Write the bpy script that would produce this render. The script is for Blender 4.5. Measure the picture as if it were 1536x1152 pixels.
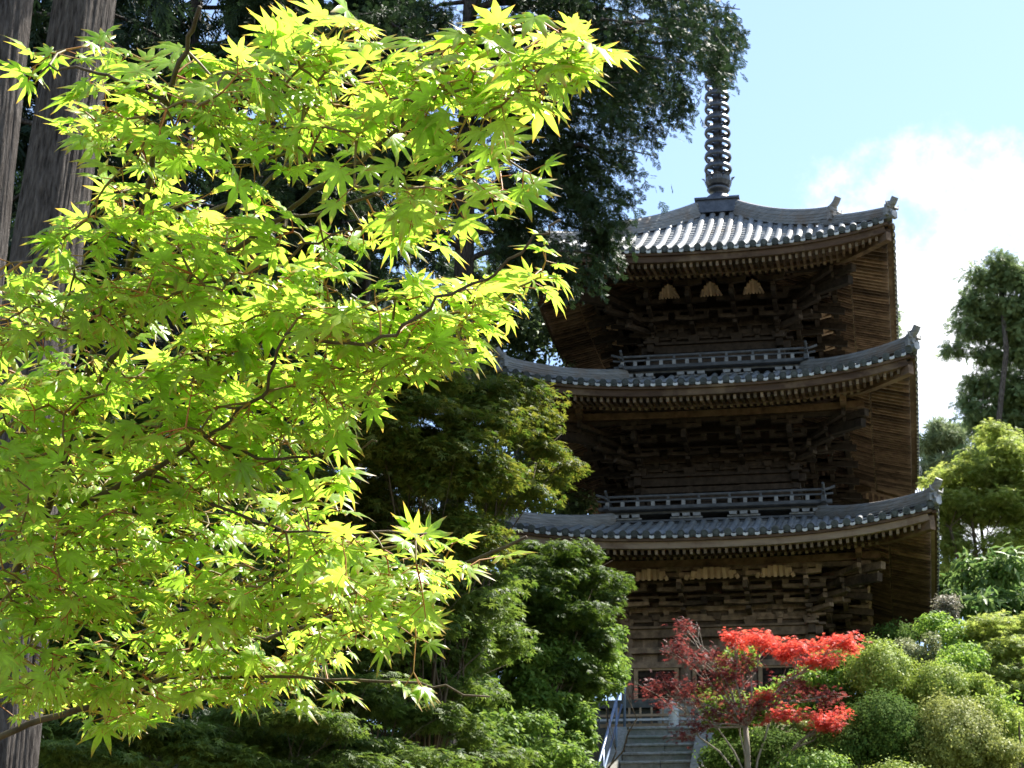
import bpy, math, random
import numpy as np
from mathutils import Vector, Matrix

# ------------------------------------------------------------------ camera, sky, sun, exposure
SC = bpy.context.scene
for o in list(bpy.data.objects): bpy.data.objects.remove(o)
COL = SC.collection
rng = np.random.default_rng(7); random.seed(7)

CAM_P = np.array([3.859, -44.527, 0.0])
YAW, PITCH, ROLL, FPX = -0.199, 0.379, 0.025, 2998.0
def cam_axes():
    cy, sy, cp, sp = math.cos(YAW), math.sin(YAW), math.cos(PITCH), math.sin(PITCH)
    f = np.array([sy*cp, cy*cp, sp]); r = np.array([cy, -sy, 0.0]); u = np.cross(r, f)
    cr, sr = math.cos(ROLL), math.sin(ROLL)
    return cr*r+sr*u, -sr*r+cr*u, f
RV, UV, FV = cam_axes()
cd = bpy.data.cameras.new('camera'); cam = bpy.data.objects.new('camera', cd); COL.objects.link(cam)
cd.sensor_width = 36.0; cd.lens = 36.0*FPX/1536.0; cd.clip_start = 0.1; cd.clip_end = 3000
m = Matrix.Identity(4)
for i in range(3): m[i][0], m[i][1], m[i][2], m[i][3] = RV[i], UV[i], -FV[i], CAM_P[i]
cam.matrix_world = m; SC.camera = cam
cd.dof.use_dof = True; cd.dof.focus_distance = 3.3; cd.dof.aperture_fstop = 44

SUN = np.array([0.45, 0.42, 1.0]); SUN /= np.linalg.norm(SUN)
w = bpy.data.worlds.new('World'); SC.world = w; w.use_nodes = True
nt = w.node_tree; nt.nodes.clear()
wo = nt.nodes.new('ShaderNodeOutputWorld'); bg = nt.nodes.new('ShaderNodeBackground')
sky = nt.nodes.new('ShaderNodeTexSky'); sky.sky_type = 'NISHITA'; sky.sun_disc = False
sky.sun_elevation = math.asin(SUN[2]); sky.sun_rotation = math.atan2(SUN[0], SUN[1])
sky.air_density = 1.0; sky.dust_density = 0.4; sky.ozone_density = 1.0
# clouds: a bank low on the right, thin veil elsewhere
tc = nt.nodes.new('ShaderNodeTexCoord')
no = nt.nodes.new('ShaderNodeTexNoise'); no.inputs['Scale'].default_value = 14.0; no.inputs['Detail'].default_value = 12; no.inputs['Roughness'].default_value = 0.62
nt.links.new(tc.outputs['Generated'], no.inputs['Vector'])
dt = nt.nodes.new('ShaderNodeVectorMath'); dt.operation = 'DOT_PRODUCT'
cdir = FV + (1430-768)/FPX*RV - (570-576)/FPX*UV; cdir /= np.linalg.norm(cdir)
nt.links.new(tc.outputs['Generated'], dt.inputs[0]); dt.inputs[1].default_value = tuple(cdir)
mr = nt.nodes.new('ShaderNodeMapRange'); mr.inputs[1].default_value = 0.9885; mr.inputs[2].default_value = 0.9985
mr.inputs[3].default_value = -0.30; mr.inputs[4].default_value = 0.19
nt.links.new(dt.outputs['Value'], mr.inputs[0])
ad = nt.nodes.new('ShaderNodeMath'); ad.operation = 'ADD'; nt.links.new(no.outputs['Fac'], ad.inputs[0]); nt.links.new(mr.outputs[0], ad.inputs[1])
rp = nt.nodes.new('ShaderNodeMapRange'); rp.inputs[1].default_value = 0.40; rp.inputs[2].default_value = 0.68; rp.inputs[3].default_value = 0.03
rp.interpolation_type = 'SMOOTHSTEP'
nt.links.new(ad.outputs[0], rp.inputs[0])
mx = nt.nodes.new('ShaderNodeMixRGB'); mx.inputs[2].default_value = (5.2, 5.3, 5.5, 1)
nt.links.new(rp.outputs[0], mx.inputs[0]); nt.links.new(sky.outputs[0], mx.inputs[1])
nt.links.new(mx.outputs[0], bg.inputs[0]); bg.inputs[1].default_value = 0.10
nt.links.new(bg.outputs[0], wo.inputs[0])
sl = bpy.data.lights.new('sun', 'SUN'); sl.energy = 5.0; sl.angle = math.radians(0.5); sl.color = (1.0, 0.95, 0.86)
so = bpy.data.objects.new('sun', sl); COL.objects.link(so)
so.rotation_euler = Vector(tuple(SUN)).to_track_quat('Z', 'Y').to_euler(); so.location = (20, 0, 60)
SC.view_settings.view_transform = 'Standard'; SC.view_settings.look = 'None'
SC.view_settings.exposure = 1.66; SC.view_settings.gamma = 1.0
SC.cycles.max_bounces = 10; SC.cycles.diffuse_bounces = 5; SC.cycles.transmission_bounces = 6

def W(px, py, d):
    """point seen at photo pixel (px,py) at forward depth d metres"""
    return CAM_P + d*(FV + (px-768)/FPX*RV - (py-576)/FPX*UV)
def WY(px, py, Y):
    d = FV + (px-768)/FPX*RV - (py-576)/FPX*UV
    return CAM_P + d*((Y-CAM_P[1])/d[1])

# ------------------------------------------------------------------ helpers
def sstep(a, b, x):
    t = np.clip((np.asarray(x, float)-a)/(b-a), 0, 1); return t*t*(3-2*t)
def terrain(x, y):
    x = np.asarray(x, float); y = np.asarray(y, float)
    z = -1.6 + 9.7*np.clip((y+20.2)/13.0, 0, 1)
    z = z + sstep(2.2, 5, x)*.5*sstep(-17, -8, y)
    z = z + sstep(3.4, 7.2, x)*sstep(-10, 2, y)*3.8 + sstep(7, 20, x)*sstep(2, 20, y)*4
    z = z + sstep(60, 260, y)*-6 + 0.12*np.sin(x*1.3+y*.7)*sstep(1.0, 3.0, np.abs(x+.6)) + .07*np.sin(x*3.1-y*2.3)*sstep(1.0, 3.0, np.abs(x+.6))
    st = (1-sstep(.9, 1.5, np.abs(x+.6)))*(1-sstep(-7, -6.5, y))*sstep(-21, -20, y)
    return z - .35*st
ORG = {}
def tag(o, label, cat, group=None, kind=None):
    if label: o['label'] = label
    if cat: o['category'] = cat
    if group: o['group'] = group
    if kind: o['kind'] = kind
    return o
def empty(name, loc, label, cat, group=None):
    o = bpy.data.objects.new(name, None); COL.objects.link(o); o.location = tuple(loc)
    o.empty_display_size = .3; ORG[o.name] = np.array(loc, float)
    return tag(o, label, cat, group)
def link(name, me, mat, parent=None, org=None):
    o = bpy.data.objects.new(name, me); COL.objects.link(o)
    if mat: me.materials.append(mat)
    if parent: o.parent = parent; ORG[o.name] = ORG[parent.name]
    else: ORG[o.name] = np.zeros(3) if org is None else np.array(org, float); o.location = tuple(ORG[o.name])
    return o
def copy_rot(o, parent, k):
    c = o.copy(); COL.objects.link(c); c.parent = parent; c.rotation_euler = (0, 0, k*math.pi/2); ORG[c.name] = ORG[parent.name]
    return c

class MB:
    def __init__(s): s.v = []; s.f = []
    def add(s, vs, fs):
        n = len(s.v); s.v.extend([tuple(map(float, q)) for q in vs]); s.f.extend([tuple(n+i for i in f) for f in fs])
    def box(s, c, sz, top=(1, 1), R=None):
        x, y, z = sz[0]/2, sz[1]/2, sz[2]/2; tx, ty = top
        vs = [(-x, -y, -z), (x, -y, -z), (x, y, -z), (-x, y, -z), (-x*tx, -y*ty, z), (x*tx, -y*ty, z), (x*tx, y*ty, z), (-x*tx, y*ty, z)]
        vs = np.array(vs)
        if R is not None: vs = vs @ np.array(R).T
        s.add(vs+np.array(c), [(3, 2, 1, 0), (4, 5, 6, 7), (0, 1, 5, 4), (1, 2, 6, 5), (2, 3, 7, 6), (3, 0, 4, 7)])
    def beam(s, a, b, wd, ht, up=(0, 0, 1), w2=None, h2=None):
        a = np.array(a, float); b = np.array(b, float); d = b-a; d /= np.linalg.norm(d)
        sd = np.cross(d, up); sd /= np.linalg.norm(sd); u = np.cross(sd, d)
        w2 = wd if w2 is None else w2; h2 = ht if h2 is None else h2
        vs = []
        for p, ww, hh in ((a, wd, ht), (b, w2, h2)):
            for i, j in ((-1, -1), (1, -1), (1, 1), (-1, 1)): vs.append(p+sd*i*ww/2+u*j*hh/2)
        s.add(vs, [(0, 1, 2, 3), (7, 6, 5, 4), (0, 4, 5, 1), (1, 5, 6, 2), (2, 6, 7, 3), (3, 7, 4, 0)])
    def sweep(s, path, wd, ht, up=(0, 0, 1)):
        """rectangular bar along a polyline; path points are section centres"""
        P = np.array(path, float); n = len(P); vs = []
        for i in range(n):
            d = P[min(i+1, n-1)]-P[max(i-1, 0)]; d /= np.linalg.norm(d)
            sd = np.cross(d, up); sd /= np.linalg.norm(sd); u = np.cross(sd, d)
            for a, b in ((-1, -1), (1, -1), (1, 1), (-1, 1)): vs.append(P[i]+sd*a*wd/2+u*b*ht/2)
        fs = [(0, 1, 2, 3), tuple(4*(n-1)+q for q in (3, 2, 1, 0))]
        for i in range(n-1):
            for q in range(4): fs.append((4*i+q, 4*i+4+q, 4*i+4+(q+1) % 4, 4*i+(q+1) % 4))
        s.add(vs, fs)
    def tube(s, path, rad, n=8, cap=True, wob=None):
        P = np.array(path, float); k = len(P); rad = np.broadcast_to(np.array(rad, float), (k,)); vs = []
        d0 = P[1]-P[0]; d0 /= np.linalg.norm(d0)
        ref = np.array([0, 0, 1.]) if abs(d0[2]) < .9 else np.array([1., 0, 0])
        for i in range(k):
            d = P[min(i+1, k-1)]-P[max(i-1, 0)]; d /= np.linalg.norm(d)+1e-9
            sd = np.cross(d, ref); sd /= np.linalg.norm(sd)+1e-9; u = np.cross(sd, d); ref = u
            for j in range(n):
                a = 2*math.pi*j/n; r = rad[i]*(1 if wob is None else wob(i, j))
                vs.append(P[i]+r*(math.cos(a)*sd+math.sin(a)*u))
        fs = []
        for i in range(k-1):
            for j in range(n): fs.append((i*n+j, i*n+(j+1) % n, (i+1)*n+(j+1) % n, (i+1)*n+j))
        if cap: fs.append(tuple(range(n-1, -1, -1))); fs.append(tuple((k-1)*n+j for j in range(n)))
        s.add(vs, fs)
    def lathe(s, prof, c=(0, 0, 0), n=24):
        vs = []; k = len(prof)
        for r, z in prof:
            for j in range(n): a = 2*math.pi*j/n; vs.append((c[0]+r*math.cos(a), c[1]+r*math.sin(a), c[2]+z))
        fs = []
        for i in range(k-1):
            for j in range(n): fs.append((i*n+j, i*n+(j+1) % n, (i+1)*n+(j+1) % n, (i+1)*n+j))
        s.add(vs, fs)
    def rot4(s):
        """repeat what was built for the front on the other three sides"""
        n = len(s.v); v = np.array(s.v); f = list(s.f)
        for k in (1, 2, 3):
            c, q = round(math.cos(k*math.pi/2)), round(math.sin(k*math.pi/2))
            r = np.stack([v[:, 0]*c-v[:, 1]*q, v[:, 0]*q+v[:, 1]*c, v[:, 2]], 1)
            s.v.extend(map(tuple, r)); s.f.extend([tuple(i+k*n for i in ff) for ff in f])
    def build(s, name, mat, parent=None, smooth=False, org=None):
        O = ORG[parent.name] if parent else (np.zeros(3) if org is None else np.array(org, float))
        me = bpy.data.meshes.new(name); me.from_pydata([tuple(np.array(q)-O) for q in s.v], [], s.f); me.update()
        if smooth: me.polygons.foreach_set('use_smooth', [True]*len(me.polygons))
        return link(name, me, mat, parent, org)

def two_mats(o, n0, m2, n1=None, m3=None):
    o.data.materials.append(m2); mi = np.zeros(len(o.data.polygons), np.int32); mi[n0:] = 1
    if m3: o.data.materials.append(m3); mi[n1:] = 2
    o.data.polygons.foreach_set('material_index', mi)

def tri_mesh(name, V, F, att, mat, parent=None, org=None, smooth=False, tip=None):
    O = ORG[parent.name] if parent else (np.zeros(3) if org is None else np.array(org, float))
    me = bpy.data.meshes.new(name); V = np.asarray(V, np.float32)-O.astype(np.float32); F = np.asarray(F, np.int32)
    me.vertices.add(len(V)); me.vertices.foreach_set('co', V.ravel())
    me.loops.add(F.size); me.loops.foreach_set('vertex_index', F.ravel())
    me.polygons.add(len(F)); me.polygons.foreach_set('loop_start', np.arange(len(F), dtype=np.int32)*3)
    me.polygons.foreach_set('loop_total', np.full(len(F), 3, np.int32))
    me.update(calc_edges=True)
    a = me.attributes.new('v', 'FLOAT', 'POINT'); a.data.foreach_set('value', np.asarray(att, np.float32))
    if tip is not None:
        a = me.attributes.new('tip', 'FLOAT', 'POINT'); a.data.foreach_set('value', np.asarray(tip, np.float32))
    if smooth: me.polygons.foreach_set('use_smooth', [True]*len(F))
    return link(name, me, mat, parent, org)

def nrm(a): return a/(np.linalg.norm(a, axis=-1, keepdims=True)+1e-9)
def scatter_leaves(T, C, H, N, S, val):
    """template T=(verts,faces,tip) placed at C with heading H, normal N, size S"""
    tv, tf, tt = T; n = len(C)
    H = nrm(H - (H*N).sum(1, keepdims=True)*N); X = np.cross(H, N)
    V = C[:, None, :] + S[:, None, None]*(tv[None, :, 0, None]*X[:, None] + tv[None, :, 1, None]*H[:, None] + tv[None, :, 2, None]*N[:, None])
    F = tf[None] + (np.arange(n)*len(tv))[:, None, None]
    return V.reshape(-1, 3), F.reshape(-1, 3), np.repeat(val, len(tv)), np.tile(tt, n)

def T_maple_hi():
    lobes = [(0, 1.0), (37, .93), (-37, .93), (74, .74), (-74, .74), (116, .42), (-116, .42)]
    lobes.sort(); v = [(0, 0, 0)]; f = []; t = [0]
    def P(ang, r, z): a = math.radians(ang); v.append((r*math.sin(a), r*math.cos(a), z)); return len(v)-1
    angs = [l[0] for l in lobes]
    notch = []
    ext = [angs[0]-30]+[(angs[i]+angs[i+1])/2 for i in range(len(angs)-1)]+[angs[-1]+30]
    for i, a in enumerate(ext):
        r = .14 if i in (0, len(ext)-1) else (.25 if i in (1, len(ext)-2) else .32)
        notch.append(P(a, r, .0)); t.append(.0)
    for i, (a, L) in enumerate(lobes):
        wl = P(a-13, L*.53, -.03); t.append(.05); mm = P(a, L*.5, .035); t.append(0); wr = P(a+13, L*.53, -.03); t.append(.05)
        w2l = P(a-5, L*.78, -.08); t.append(.25); w2r = P(a+5, L*.78, -.08); t.append(.25)
        tp = P(a+random.uniform(-3, 3), L*1.04, -.17*L); t.append(1)
        f += [(0, notch[i], wl), (0, wl, mm), (0, mm, wr), (0, wr, notch[i+1]), (wl, w2l, mm), (mm, w2r, wr), (mm, w2l, tp), (mm, tp, w2r)]
    return np.array(v, float), np.array(f), np.array(t, float)
def T_maple_lo():
    v = [(0, 0, 0)]; f = []; t = [0]
    for a, L in ((0, 1), (42, .9), (-42, .9), (88, .65), (-88, .65)):
        n = len(v)
        for da, r, z in ((-17, .42*L, 0), (0, L, -.14), (17, .42*L, 0)):
            q = math.radians(a+da); v.append((r*math.sin(q), r*math.cos(q), z)); t.append(1 if da == 0 else 0)
        f += [(0, n, n+1), (0, n+1, n+2)]
    return np.array(v, float), np.array(f), np.array(t, float)
def T_rhomb(wd=.28):
    return (np.array([(0, 0, 0), (-wd, .45, .05), (0, .5, -.02), (wd, .45, .05), (0, 1, -.12)], float),
            np.array([(0, 1, 2), (0, 2, 3), (1, 4, 2), (2, 4, 3)]), np.zeros(5))
def T_spray():
    v = []; f = []
    def blade(p, a, L, w_):
        n = len(v); a = math.radians(a); d = np.array([math.sin(a), math.cos(a)]); s_ = np.array([d[1], -d[0]]); p = np.array(p)
        for q in (p-s_*w_*.4, p+d*L*.55-s_*w_, p+d*L, p+d*L*.55+s_*w_, p+s_*w_*.4): v.append((q[0], q[1], -.12*(q[0]**2+q[1]**2)+random.uniform(-.03, .03)))
        f.extend([(n, n+1, n+2), (n, n+2, n+3), (n, n+3, n+4)])
    blade((0, 0), 0, 1.0, .034)
    for i, y in enumerate((.12, .32, .52, .7)):
        L = .52-.30*abs(y-.32)/.4
        blade((0, y), 36+random.uniform(-6, 6), L, .042); blade((0, y+.08), -36+random.uniform(-6, 6), L, .042)
    return np.array(v, float), np.array(f), np.zeros(len(v))
def T_tuft(n=9, wd=.05):
    v = []; f = []
    for i in range(n):
        a = random.uniform(0, 6.28); e = random.uniform(.1, 1.2); d = np.array([math.cos(a)*math.cos(e), math.sin(a)*math.cos(e), math.sin(e)])
        d = np.array([d[0], d[2], d[1]]); s_ = nrm(np.cross(d, [.3, .2, 1]))*wd; k = len(v)
        L = random.uniform(.7, 1); v += [tuple(-s_*.5), tuple(d*L*.5-s_), tuple(d*L), tuple(d*L*.5+s_)]; f += [(k, k+1, k+2), (k, k+2, k+3)]
    return np.array(v, float), np.array(f), np.zeros(len(v))
M_HI, M_LO, RH, RHN, SPR, TUFT = T_maple_hi(), T_maple_lo(), T_rhomb(), T_rhomb(.16), T_spray(), T_tuft()

def noise3(p, s, ph=0.):
    q = p*s
    return (np.sin(q[:, 0]*1.7+q[:, 1]*1.1+ph)*np.sin(q[:, 1]*1.9-q[:, 2]*1.3+ph*2)+np.sin(q[:, 2]*2.3+q[:, 0]*.9+ph*3)*np.sin(q[:, 0]*3.1-q[:, 1]*2.7+ph)+.6*np.sin(q[:, 2]*5.1+q[:, 1]*3.3+ph)*np.sin(q[:, 0]*4.7+q[:, 2]*2.1))/2.6
def rnd_unit(n): return nrm(rng.normal(size=(n, 3)))
def split_pads(pads, k):
    out = []
    for c, r in pads:
        r = np.array(r)
        for i in range(k):
            d = rnd_unit(1)[0]*rng.random()**.5*np.array([.9, .9, 1.25]); out.append((np.array(c)+d*r, r*rng.uniform(.45, .75)*np.array([1, 1, rng.uniform(.6, 1.1)])))
    return out
def pad_points(pads, n, shell=.5, gap=.0, gs=2.0, rough=.3):
    """points through a set of ellipsoids (centre, radii), thinned by noise so gaps open"""
    vol = np.array([p[1][0]*p[1][1]*p[1][2] for p in pads])**.8; pr = vol/vol.sum(); out = []; dirs = []
    k = rng.choice(len(pads), size=int(n*2.2), p=pr)
    d = rnd_unit(len(k)); r = rng.random(len(k))**shell
    c = np.array([p[0] for p in pads])[k]; rr = np.array([p[1] for p in pads])[k]
    rr = rr*(1+rough*noise3(d*1.0+c*.37, 3.1, .7))[:, None]
    P = c+d*r[:, None]*rr
    keep = noise3(P, gs, 1.3) > gap-rng.random(len(P))*.35
    P = P[keep][:n]; d = d[keep][:n]
    if rough > .4: out_ = rng.random(len(P)) < .05; P = P+rng.normal(size=P.shape)*.022+(out_*rng.uniform(.02, .14, len(P)))[:, None]*(d*.6+np.array([0, 0, .7]))
    return P, nrm(d)

# ------------------------------------------------------------------ materials
def mat(name):
    mm = bpy.data.materials.new(name); mm.use_nodes = True; n = mm.node_tree; n.nodes.clear()
    out = n.nodes.new('ShaderNodeOutputMaterial'); return mm, n, out
def nd(n, t, **kw):
    x = n.nodes.new(t)
    for k, v in kw.items():
        if k in x.inputs.keys(): x.inputs[k].default_value = v
        else: setattr(x, k, v)
    return x
def solid(name, c1, c2, scale=(6, 6, 6), rough=.7, bump=.3, spec=.3, metal=0., detail=8, c3=None, dist=.02, isl=0.):
    """two-tone noise material in object space, stretched by scale; c3 adds blotches of wear"""
    mm, n, out = mat(name)
    tcn = nd(n, 'ShaderNodeTexCoord'); mp = nd(n, 'ShaderNodeMapping'); mp.inputs['Scale'].default_value = scale
    n.links.new(tcn.outputs['Object'], mp.inputs[0])
    nz = nd(n, 'ShaderNodeTexNoise', Scale=1.0, Detail=detail, Roughness=.65); n.links.new(mp.outputs[0], nz.inputs['Vector'])
    rp_ = nd(n, 'ShaderNodeValToRGB'); rp_.color_ramp.elements[0].position = .32; rp_.color_ramp.elements[1].position = .68
    rp_.color_ramp.elements[0].color = (*c1, 1); rp_.color_ramp.elements[1].color = (*c2, 1)
    n.links.new(nz.outputs['Fac'], rp_.inputs[0]); colr = rp_.outputs[0]
    if c3:
        n2 = nd(n, 'ShaderNodeTexNoise', Scale=1.1, Detail=6, Roughness=.7); n.links.new(tcn.outputs['Object'], n2.inputs['Vector'])
        r2 = nd(n, 'ShaderNodeMapRange'); r2.inputs[1].default_value = .5; r2.inputs[2].default_value = .68; n.links.new(n2.outputs['Fac'], r2.inputs[0])
        mx_ = nd(n, 'ShaderNodeMixRGB'); n.links.new(r2.outputs[0], mx_.inputs[0]); n.links.new(colr, mx_.inputs[1]); mx_.inputs[2].default_value = (*c3, 1); colr = mx_.outputs[0]
    if isl:                                    # every plank, rafter or tile its own tone
        ge = nd(n, 'ShaderNodeNewGeometry'); r3 = nd(n, 'ShaderNodeMapRange'); r3.inputs[3].default_value = 1-isl; r3.inputs[4].default_value = 1+isl
        n.links.new(ge.outputs['Random Per Island'], r3.inputs[0])
        hs = nd(n, 'ShaderNodeHueSaturation'); n.links.new(r3.outputs[0], hs.inputs['Value']); n.links.new(colr, hs.inputs['Color']); colr = hs.outputs[0]
    b = nd(n, 'ShaderNodeBsdfPrincipled', Roughness=rough, Metallic=metal); b.inputs['Specular IOR Level'].default_value = spec
    n.links.new(colr, b.inputs['Base Color'])
    if bump:
        bp = nd(n, 'ShaderNodeBump', Strength=bump, Distance=dist); n.links.new(nz.outputs['Fac'], bp.inputs['Height']); n.links.new(bp.outputs[0], b.inputs['Normal'])
    n.links.new(b.outputs[0], out.inputs[0]); return mm
def leafmat(name, c0, c1, tr=None, trf=.4, rough=.5, spec=.25, tipc=None, mott=0):
    mm, n, out = mat(name)
    at = nd(n, 'ShaderNodeAttribute'); at.attribute_name = 'v'
    def ramp(a, b):
        r = nd(n, 'ShaderNodeMixRGB'); r.inputs[1].default_value = (*a, 1); r.inputs[2].default_value = (*b, 1); n.links.new(at.outputs['Fac'], r.inputs[0]); return r.outputs[0]
    cd_ = ramp(c0, c1); tr = tr or (tuple(q*1.5 for q in c0), tuple(q*1.5 for q in c1)); ct = ramp(*tr)
    if tipc:
        at2 = nd(n, 'ShaderNodeAttribute'); at2.attribute_name = 'tip'
        pw = nd(n, 'ShaderNodeMath', operation='POWER'); n.links.new(at2.outputs['Fac'], pw.inputs[0]); pw.inputs[1].default_value = 1.3
        outs = []
        for cc in (cd_, ct):
            q = nd(n, 'ShaderNodeMixRGB'); n.links.new(pw.outputs[0], q.inputs[0]); n.links.new(cc, q.inputs[1]); q.inputs[2].default_value = (*tipc, 1); outs.append(q.outputs[0])
        cd_, ct = outs
    if mott:
        tco = nd(n, 'ShaderNodeTexCoord'); nz = nd(n, 'ShaderNodeTexNoise', Scale=mott, Detail=4, Roughness=.7); n.links.new(tco.outputs['Object'], nz.inputs['Vector'])
        r2 = nd(n, 'ShaderNodeMapRange'); r2.inputs[1].default_value = .3; r2.inputs[2].default_value = .7; r2.inputs[3].default_value = .72; r2.inputs[4].default_value = 1.18; n.links.new(nz.outputs['Fac'], r2.inputs[0])
        res = []
        for cc in (cd_, ct):
            hs = nd(n, 'ShaderNodeHueSaturation'); n.links.new(r2.outputs[0], hs.inputs['Value']); n.links.new(cc, hs.inputs['Color']); res.append(hs.outputs[0])
        cd_, ct = res
    if mott:
        at3 = nd(n, 'ShaderNodeAttribute'); at3.attribute_name = 'vein'; r4 = nd(n, 'ShaderNodeMapRange'); r4.inputs[1].default_value = .78; r4.inputs[2].default_value = .97; r4.inputs[4].default_value = .5
        n.links.new(at3.outputs['Fac'], r4.inputs[0]); res = []
        for cc, vc in ((cd_, (.5, .6, .2, 1)), (ct, (.30, .42, .06, 1))):
            q = nd(n, 'ShaderNodeMixRGB'); n.links.new(r4.outputs[0], q.inputs[0]); n.links.new(cc, q.inputs[1]); q.inputs[2].default_value = vc; res.append(q.outputs[0])
        cd_, ct = res
    b = nd(n, 'ShaderNodeBsdfPrincipled', Roughness=rough); b.inputs['Specular IOR Level'].default_value = spec; n.links.new(cd_, b.inputs['Base Color'])
    t = nd(n, 'ShaderNodeBsdfTranslucent'); n.links.new(ct, t.inputs[0])
    ms = nd(n, 'ShaderNodeMixShader'); ms.inputs[0].default_value = trf
    n.links.new(b.outputs[0], ms.inputs[1]); n.links.new(t.outputs[0], ms.inputs[2]); n.links.new(ms.outputs[0], out.inputs[0]); return mm

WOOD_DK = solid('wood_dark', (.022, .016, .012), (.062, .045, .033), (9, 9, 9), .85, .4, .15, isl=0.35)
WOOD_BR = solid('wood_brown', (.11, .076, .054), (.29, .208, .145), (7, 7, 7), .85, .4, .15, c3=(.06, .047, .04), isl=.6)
WOOD_RF = solid('rafter_wood', (.055, .034, .022), (.19, .12, .075), (5, 5, 5), .85, .4, .15, c3=(.2, .135, .085), isl=0.6)
WOOD_GY = solid('wood_grey', (.065, .07, .075), (.155, .16, .168), (5, 5, 14), .8, .4, .2, isl=0.25)
WOOD_PALE = solid('wood_pale', (.36, .24, .15), (.55, .40, .27), (8, 8, 2), .85, .2, .15, isl=0.2)
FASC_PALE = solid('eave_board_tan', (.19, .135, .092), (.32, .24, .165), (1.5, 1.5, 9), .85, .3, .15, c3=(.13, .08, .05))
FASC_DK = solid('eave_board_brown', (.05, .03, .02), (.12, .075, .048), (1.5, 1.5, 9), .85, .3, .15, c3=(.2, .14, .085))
TILE = solid('roof_tile', (.115, .125, .13), (.27, .28, .285), (7, 7, 7), .42, .25, .5, c3=(.20, .175, .14), isl=0.3)
CAP = solid('eave_cap', (.04, .046, .044), (.10, .11, .105), (20, 20, 20), .7, .3, .25, isl=.3)
RAF_END = solid('rafter_end', (.10, .075, .052), (.27, .205, .145), (9, 9, 9), .85, .2, .1, isl=.45)
LIP = solid('pale_lip', (.40, .41, .41), (.62, .62, .6), (9, 9, 9), .6, .2, .4, isl=.2)
RIDGE = solid('ridge_tile', (.13, .132, .13), (.30, .295, .28), (3, 3, 30), .6, .5, .35, c3=(.2, .15, .11))
BRONZE = solid('bronze', (.045, .05, .06), (.11, .115, .13), (9, 9, 9), .42, .2, .5, .55)
STONE = solid('stone', (.20, .19, .16), (.38, .365, .32), (14, 14, 14), .9, .4, .2, c3=(.17, .19, .15))
STONE_D = solid('podium_stone', (.06, .06, .055), (.15, .15, .135), (9, 9, 9), .9, .4, .2, c3=(.05, .06, .035))
STONE_L = solid('stone_pale', (.5, .49, .46), (.68, .67, .63), (20, 20, 20), .85, .3, .2)
BARK_C = solid('cedar_bark', (.025, .02, .018), (.20, .175, .155), (34, 34, 5.5), .95, 1.0, .1, dist=.10, c3=(.09, .075, .065))
BARK_M = solid('maple_bark', (.06, .045, .03), (.13, .10, .065), (30, 30, 6), .85, .5, .2)
TWIG = solid('maple_twig', (.13, .095, .035), (.20, .14, .05), (60, 60, 60), .6, .1, .3)
TWIG_R = solid('young_red_twig', (.40, .08, .03), (.34, .24, .05), (9, 9, 9), .5, .1, .3)
BARK_P = solid('pale_bark', (.22, .19, .15), (.36, .32, .26), (20, 20, 5), .85, .4, .2)
STEEL = solid('painted_rail', (.15, .20, .30), (.20, .26, .37), (8, 8, 8), .35, .05, .5, .3)
RAIL_DK = solid('iron_rail', (.06, .06, .06), (.13, .12, .11), (12, 12, 12), .6, .2, .4, .4)
GROUND = solid('forest_floor', (.05, .04, .025), (.12, .10, .06), (1.5, 1.5, 1.5), .95, .6, .1, c3=(.05, .075, .025))
FENCE = solid('fence_wood', (.30, .20, .12), (.45, .32, .2), (10, 10, 10), .8, .3, .2)

# ------------------------------------------------------------------ ground
def ground():
    xs = np.concatenate([np.linspace(-400, -45, 14), np.linspace(-40, 40, 161), np.linspace(45, 400, 14)])
    ys = np.concatenate([np.linspace(-300, -52, 10), np.linspace(-50, 30, 161), np.linspace(36, 700, 16)])
    X, Y = np.meshgrid(xs, ys); Z = terrain(X, Y); nx, ny = len(xs), len(ys)
    V = np.stack([X, Y, Z], -1).reshape(-1, 3); i = (np.arange(ny-1)[:, None]*nx+np.arange(nx-1)[None]).ravel()
    F = np.concatenate([np.stack([i, i+1, i+nx+1], 1), np.stack([i, i+nx+1, i+nx], 1)])
    o = tri_mesh('ground', V, F, np.zeros(len(V)), GROUND, smooth=True); o['kind'] = 'structure'
ground()

# ------------------------------------------------------------------ pagoda
PG = empty('pagoda', (0, 0, 8.1), 'weathered three storey wooden pagoda with grey tiled roofs and ringed bronze spire', 'pagoda')
PODZ = 9.45
def podium():
    b = MB(); b.box((0, 0, 8.55), (6.3, 6.3, 1.5)); b.box((0, 0, 9.365), (6.6, 6.6, .17))
    o = b.build('podium', STONE_D, PG)
    s = MB()
    for i in range(5): s.box((-.1, -3.5-.3*i, 8.0+(1.35-.25*i)/2), (1.9, .298, 1.35-.25*i))
    s.build('step', STONE, PG)
podium()

def gate_frame(mb, x0, x1, z0, z1, y, fw=.09, dp=.08):
    mb.box(((x0+x1)/2, y, z1-fw/2), (x1-x0, dp, fw)); mb.box(((x0+x1)/2, y, z0+fw/2), (x1-x0, dp, fw))
    for x in (x0+fw/2, x1-fw/2): mb.box((x, y, (z0+z1)/2), (fw, dp, z1-z0-2*fw))

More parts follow.
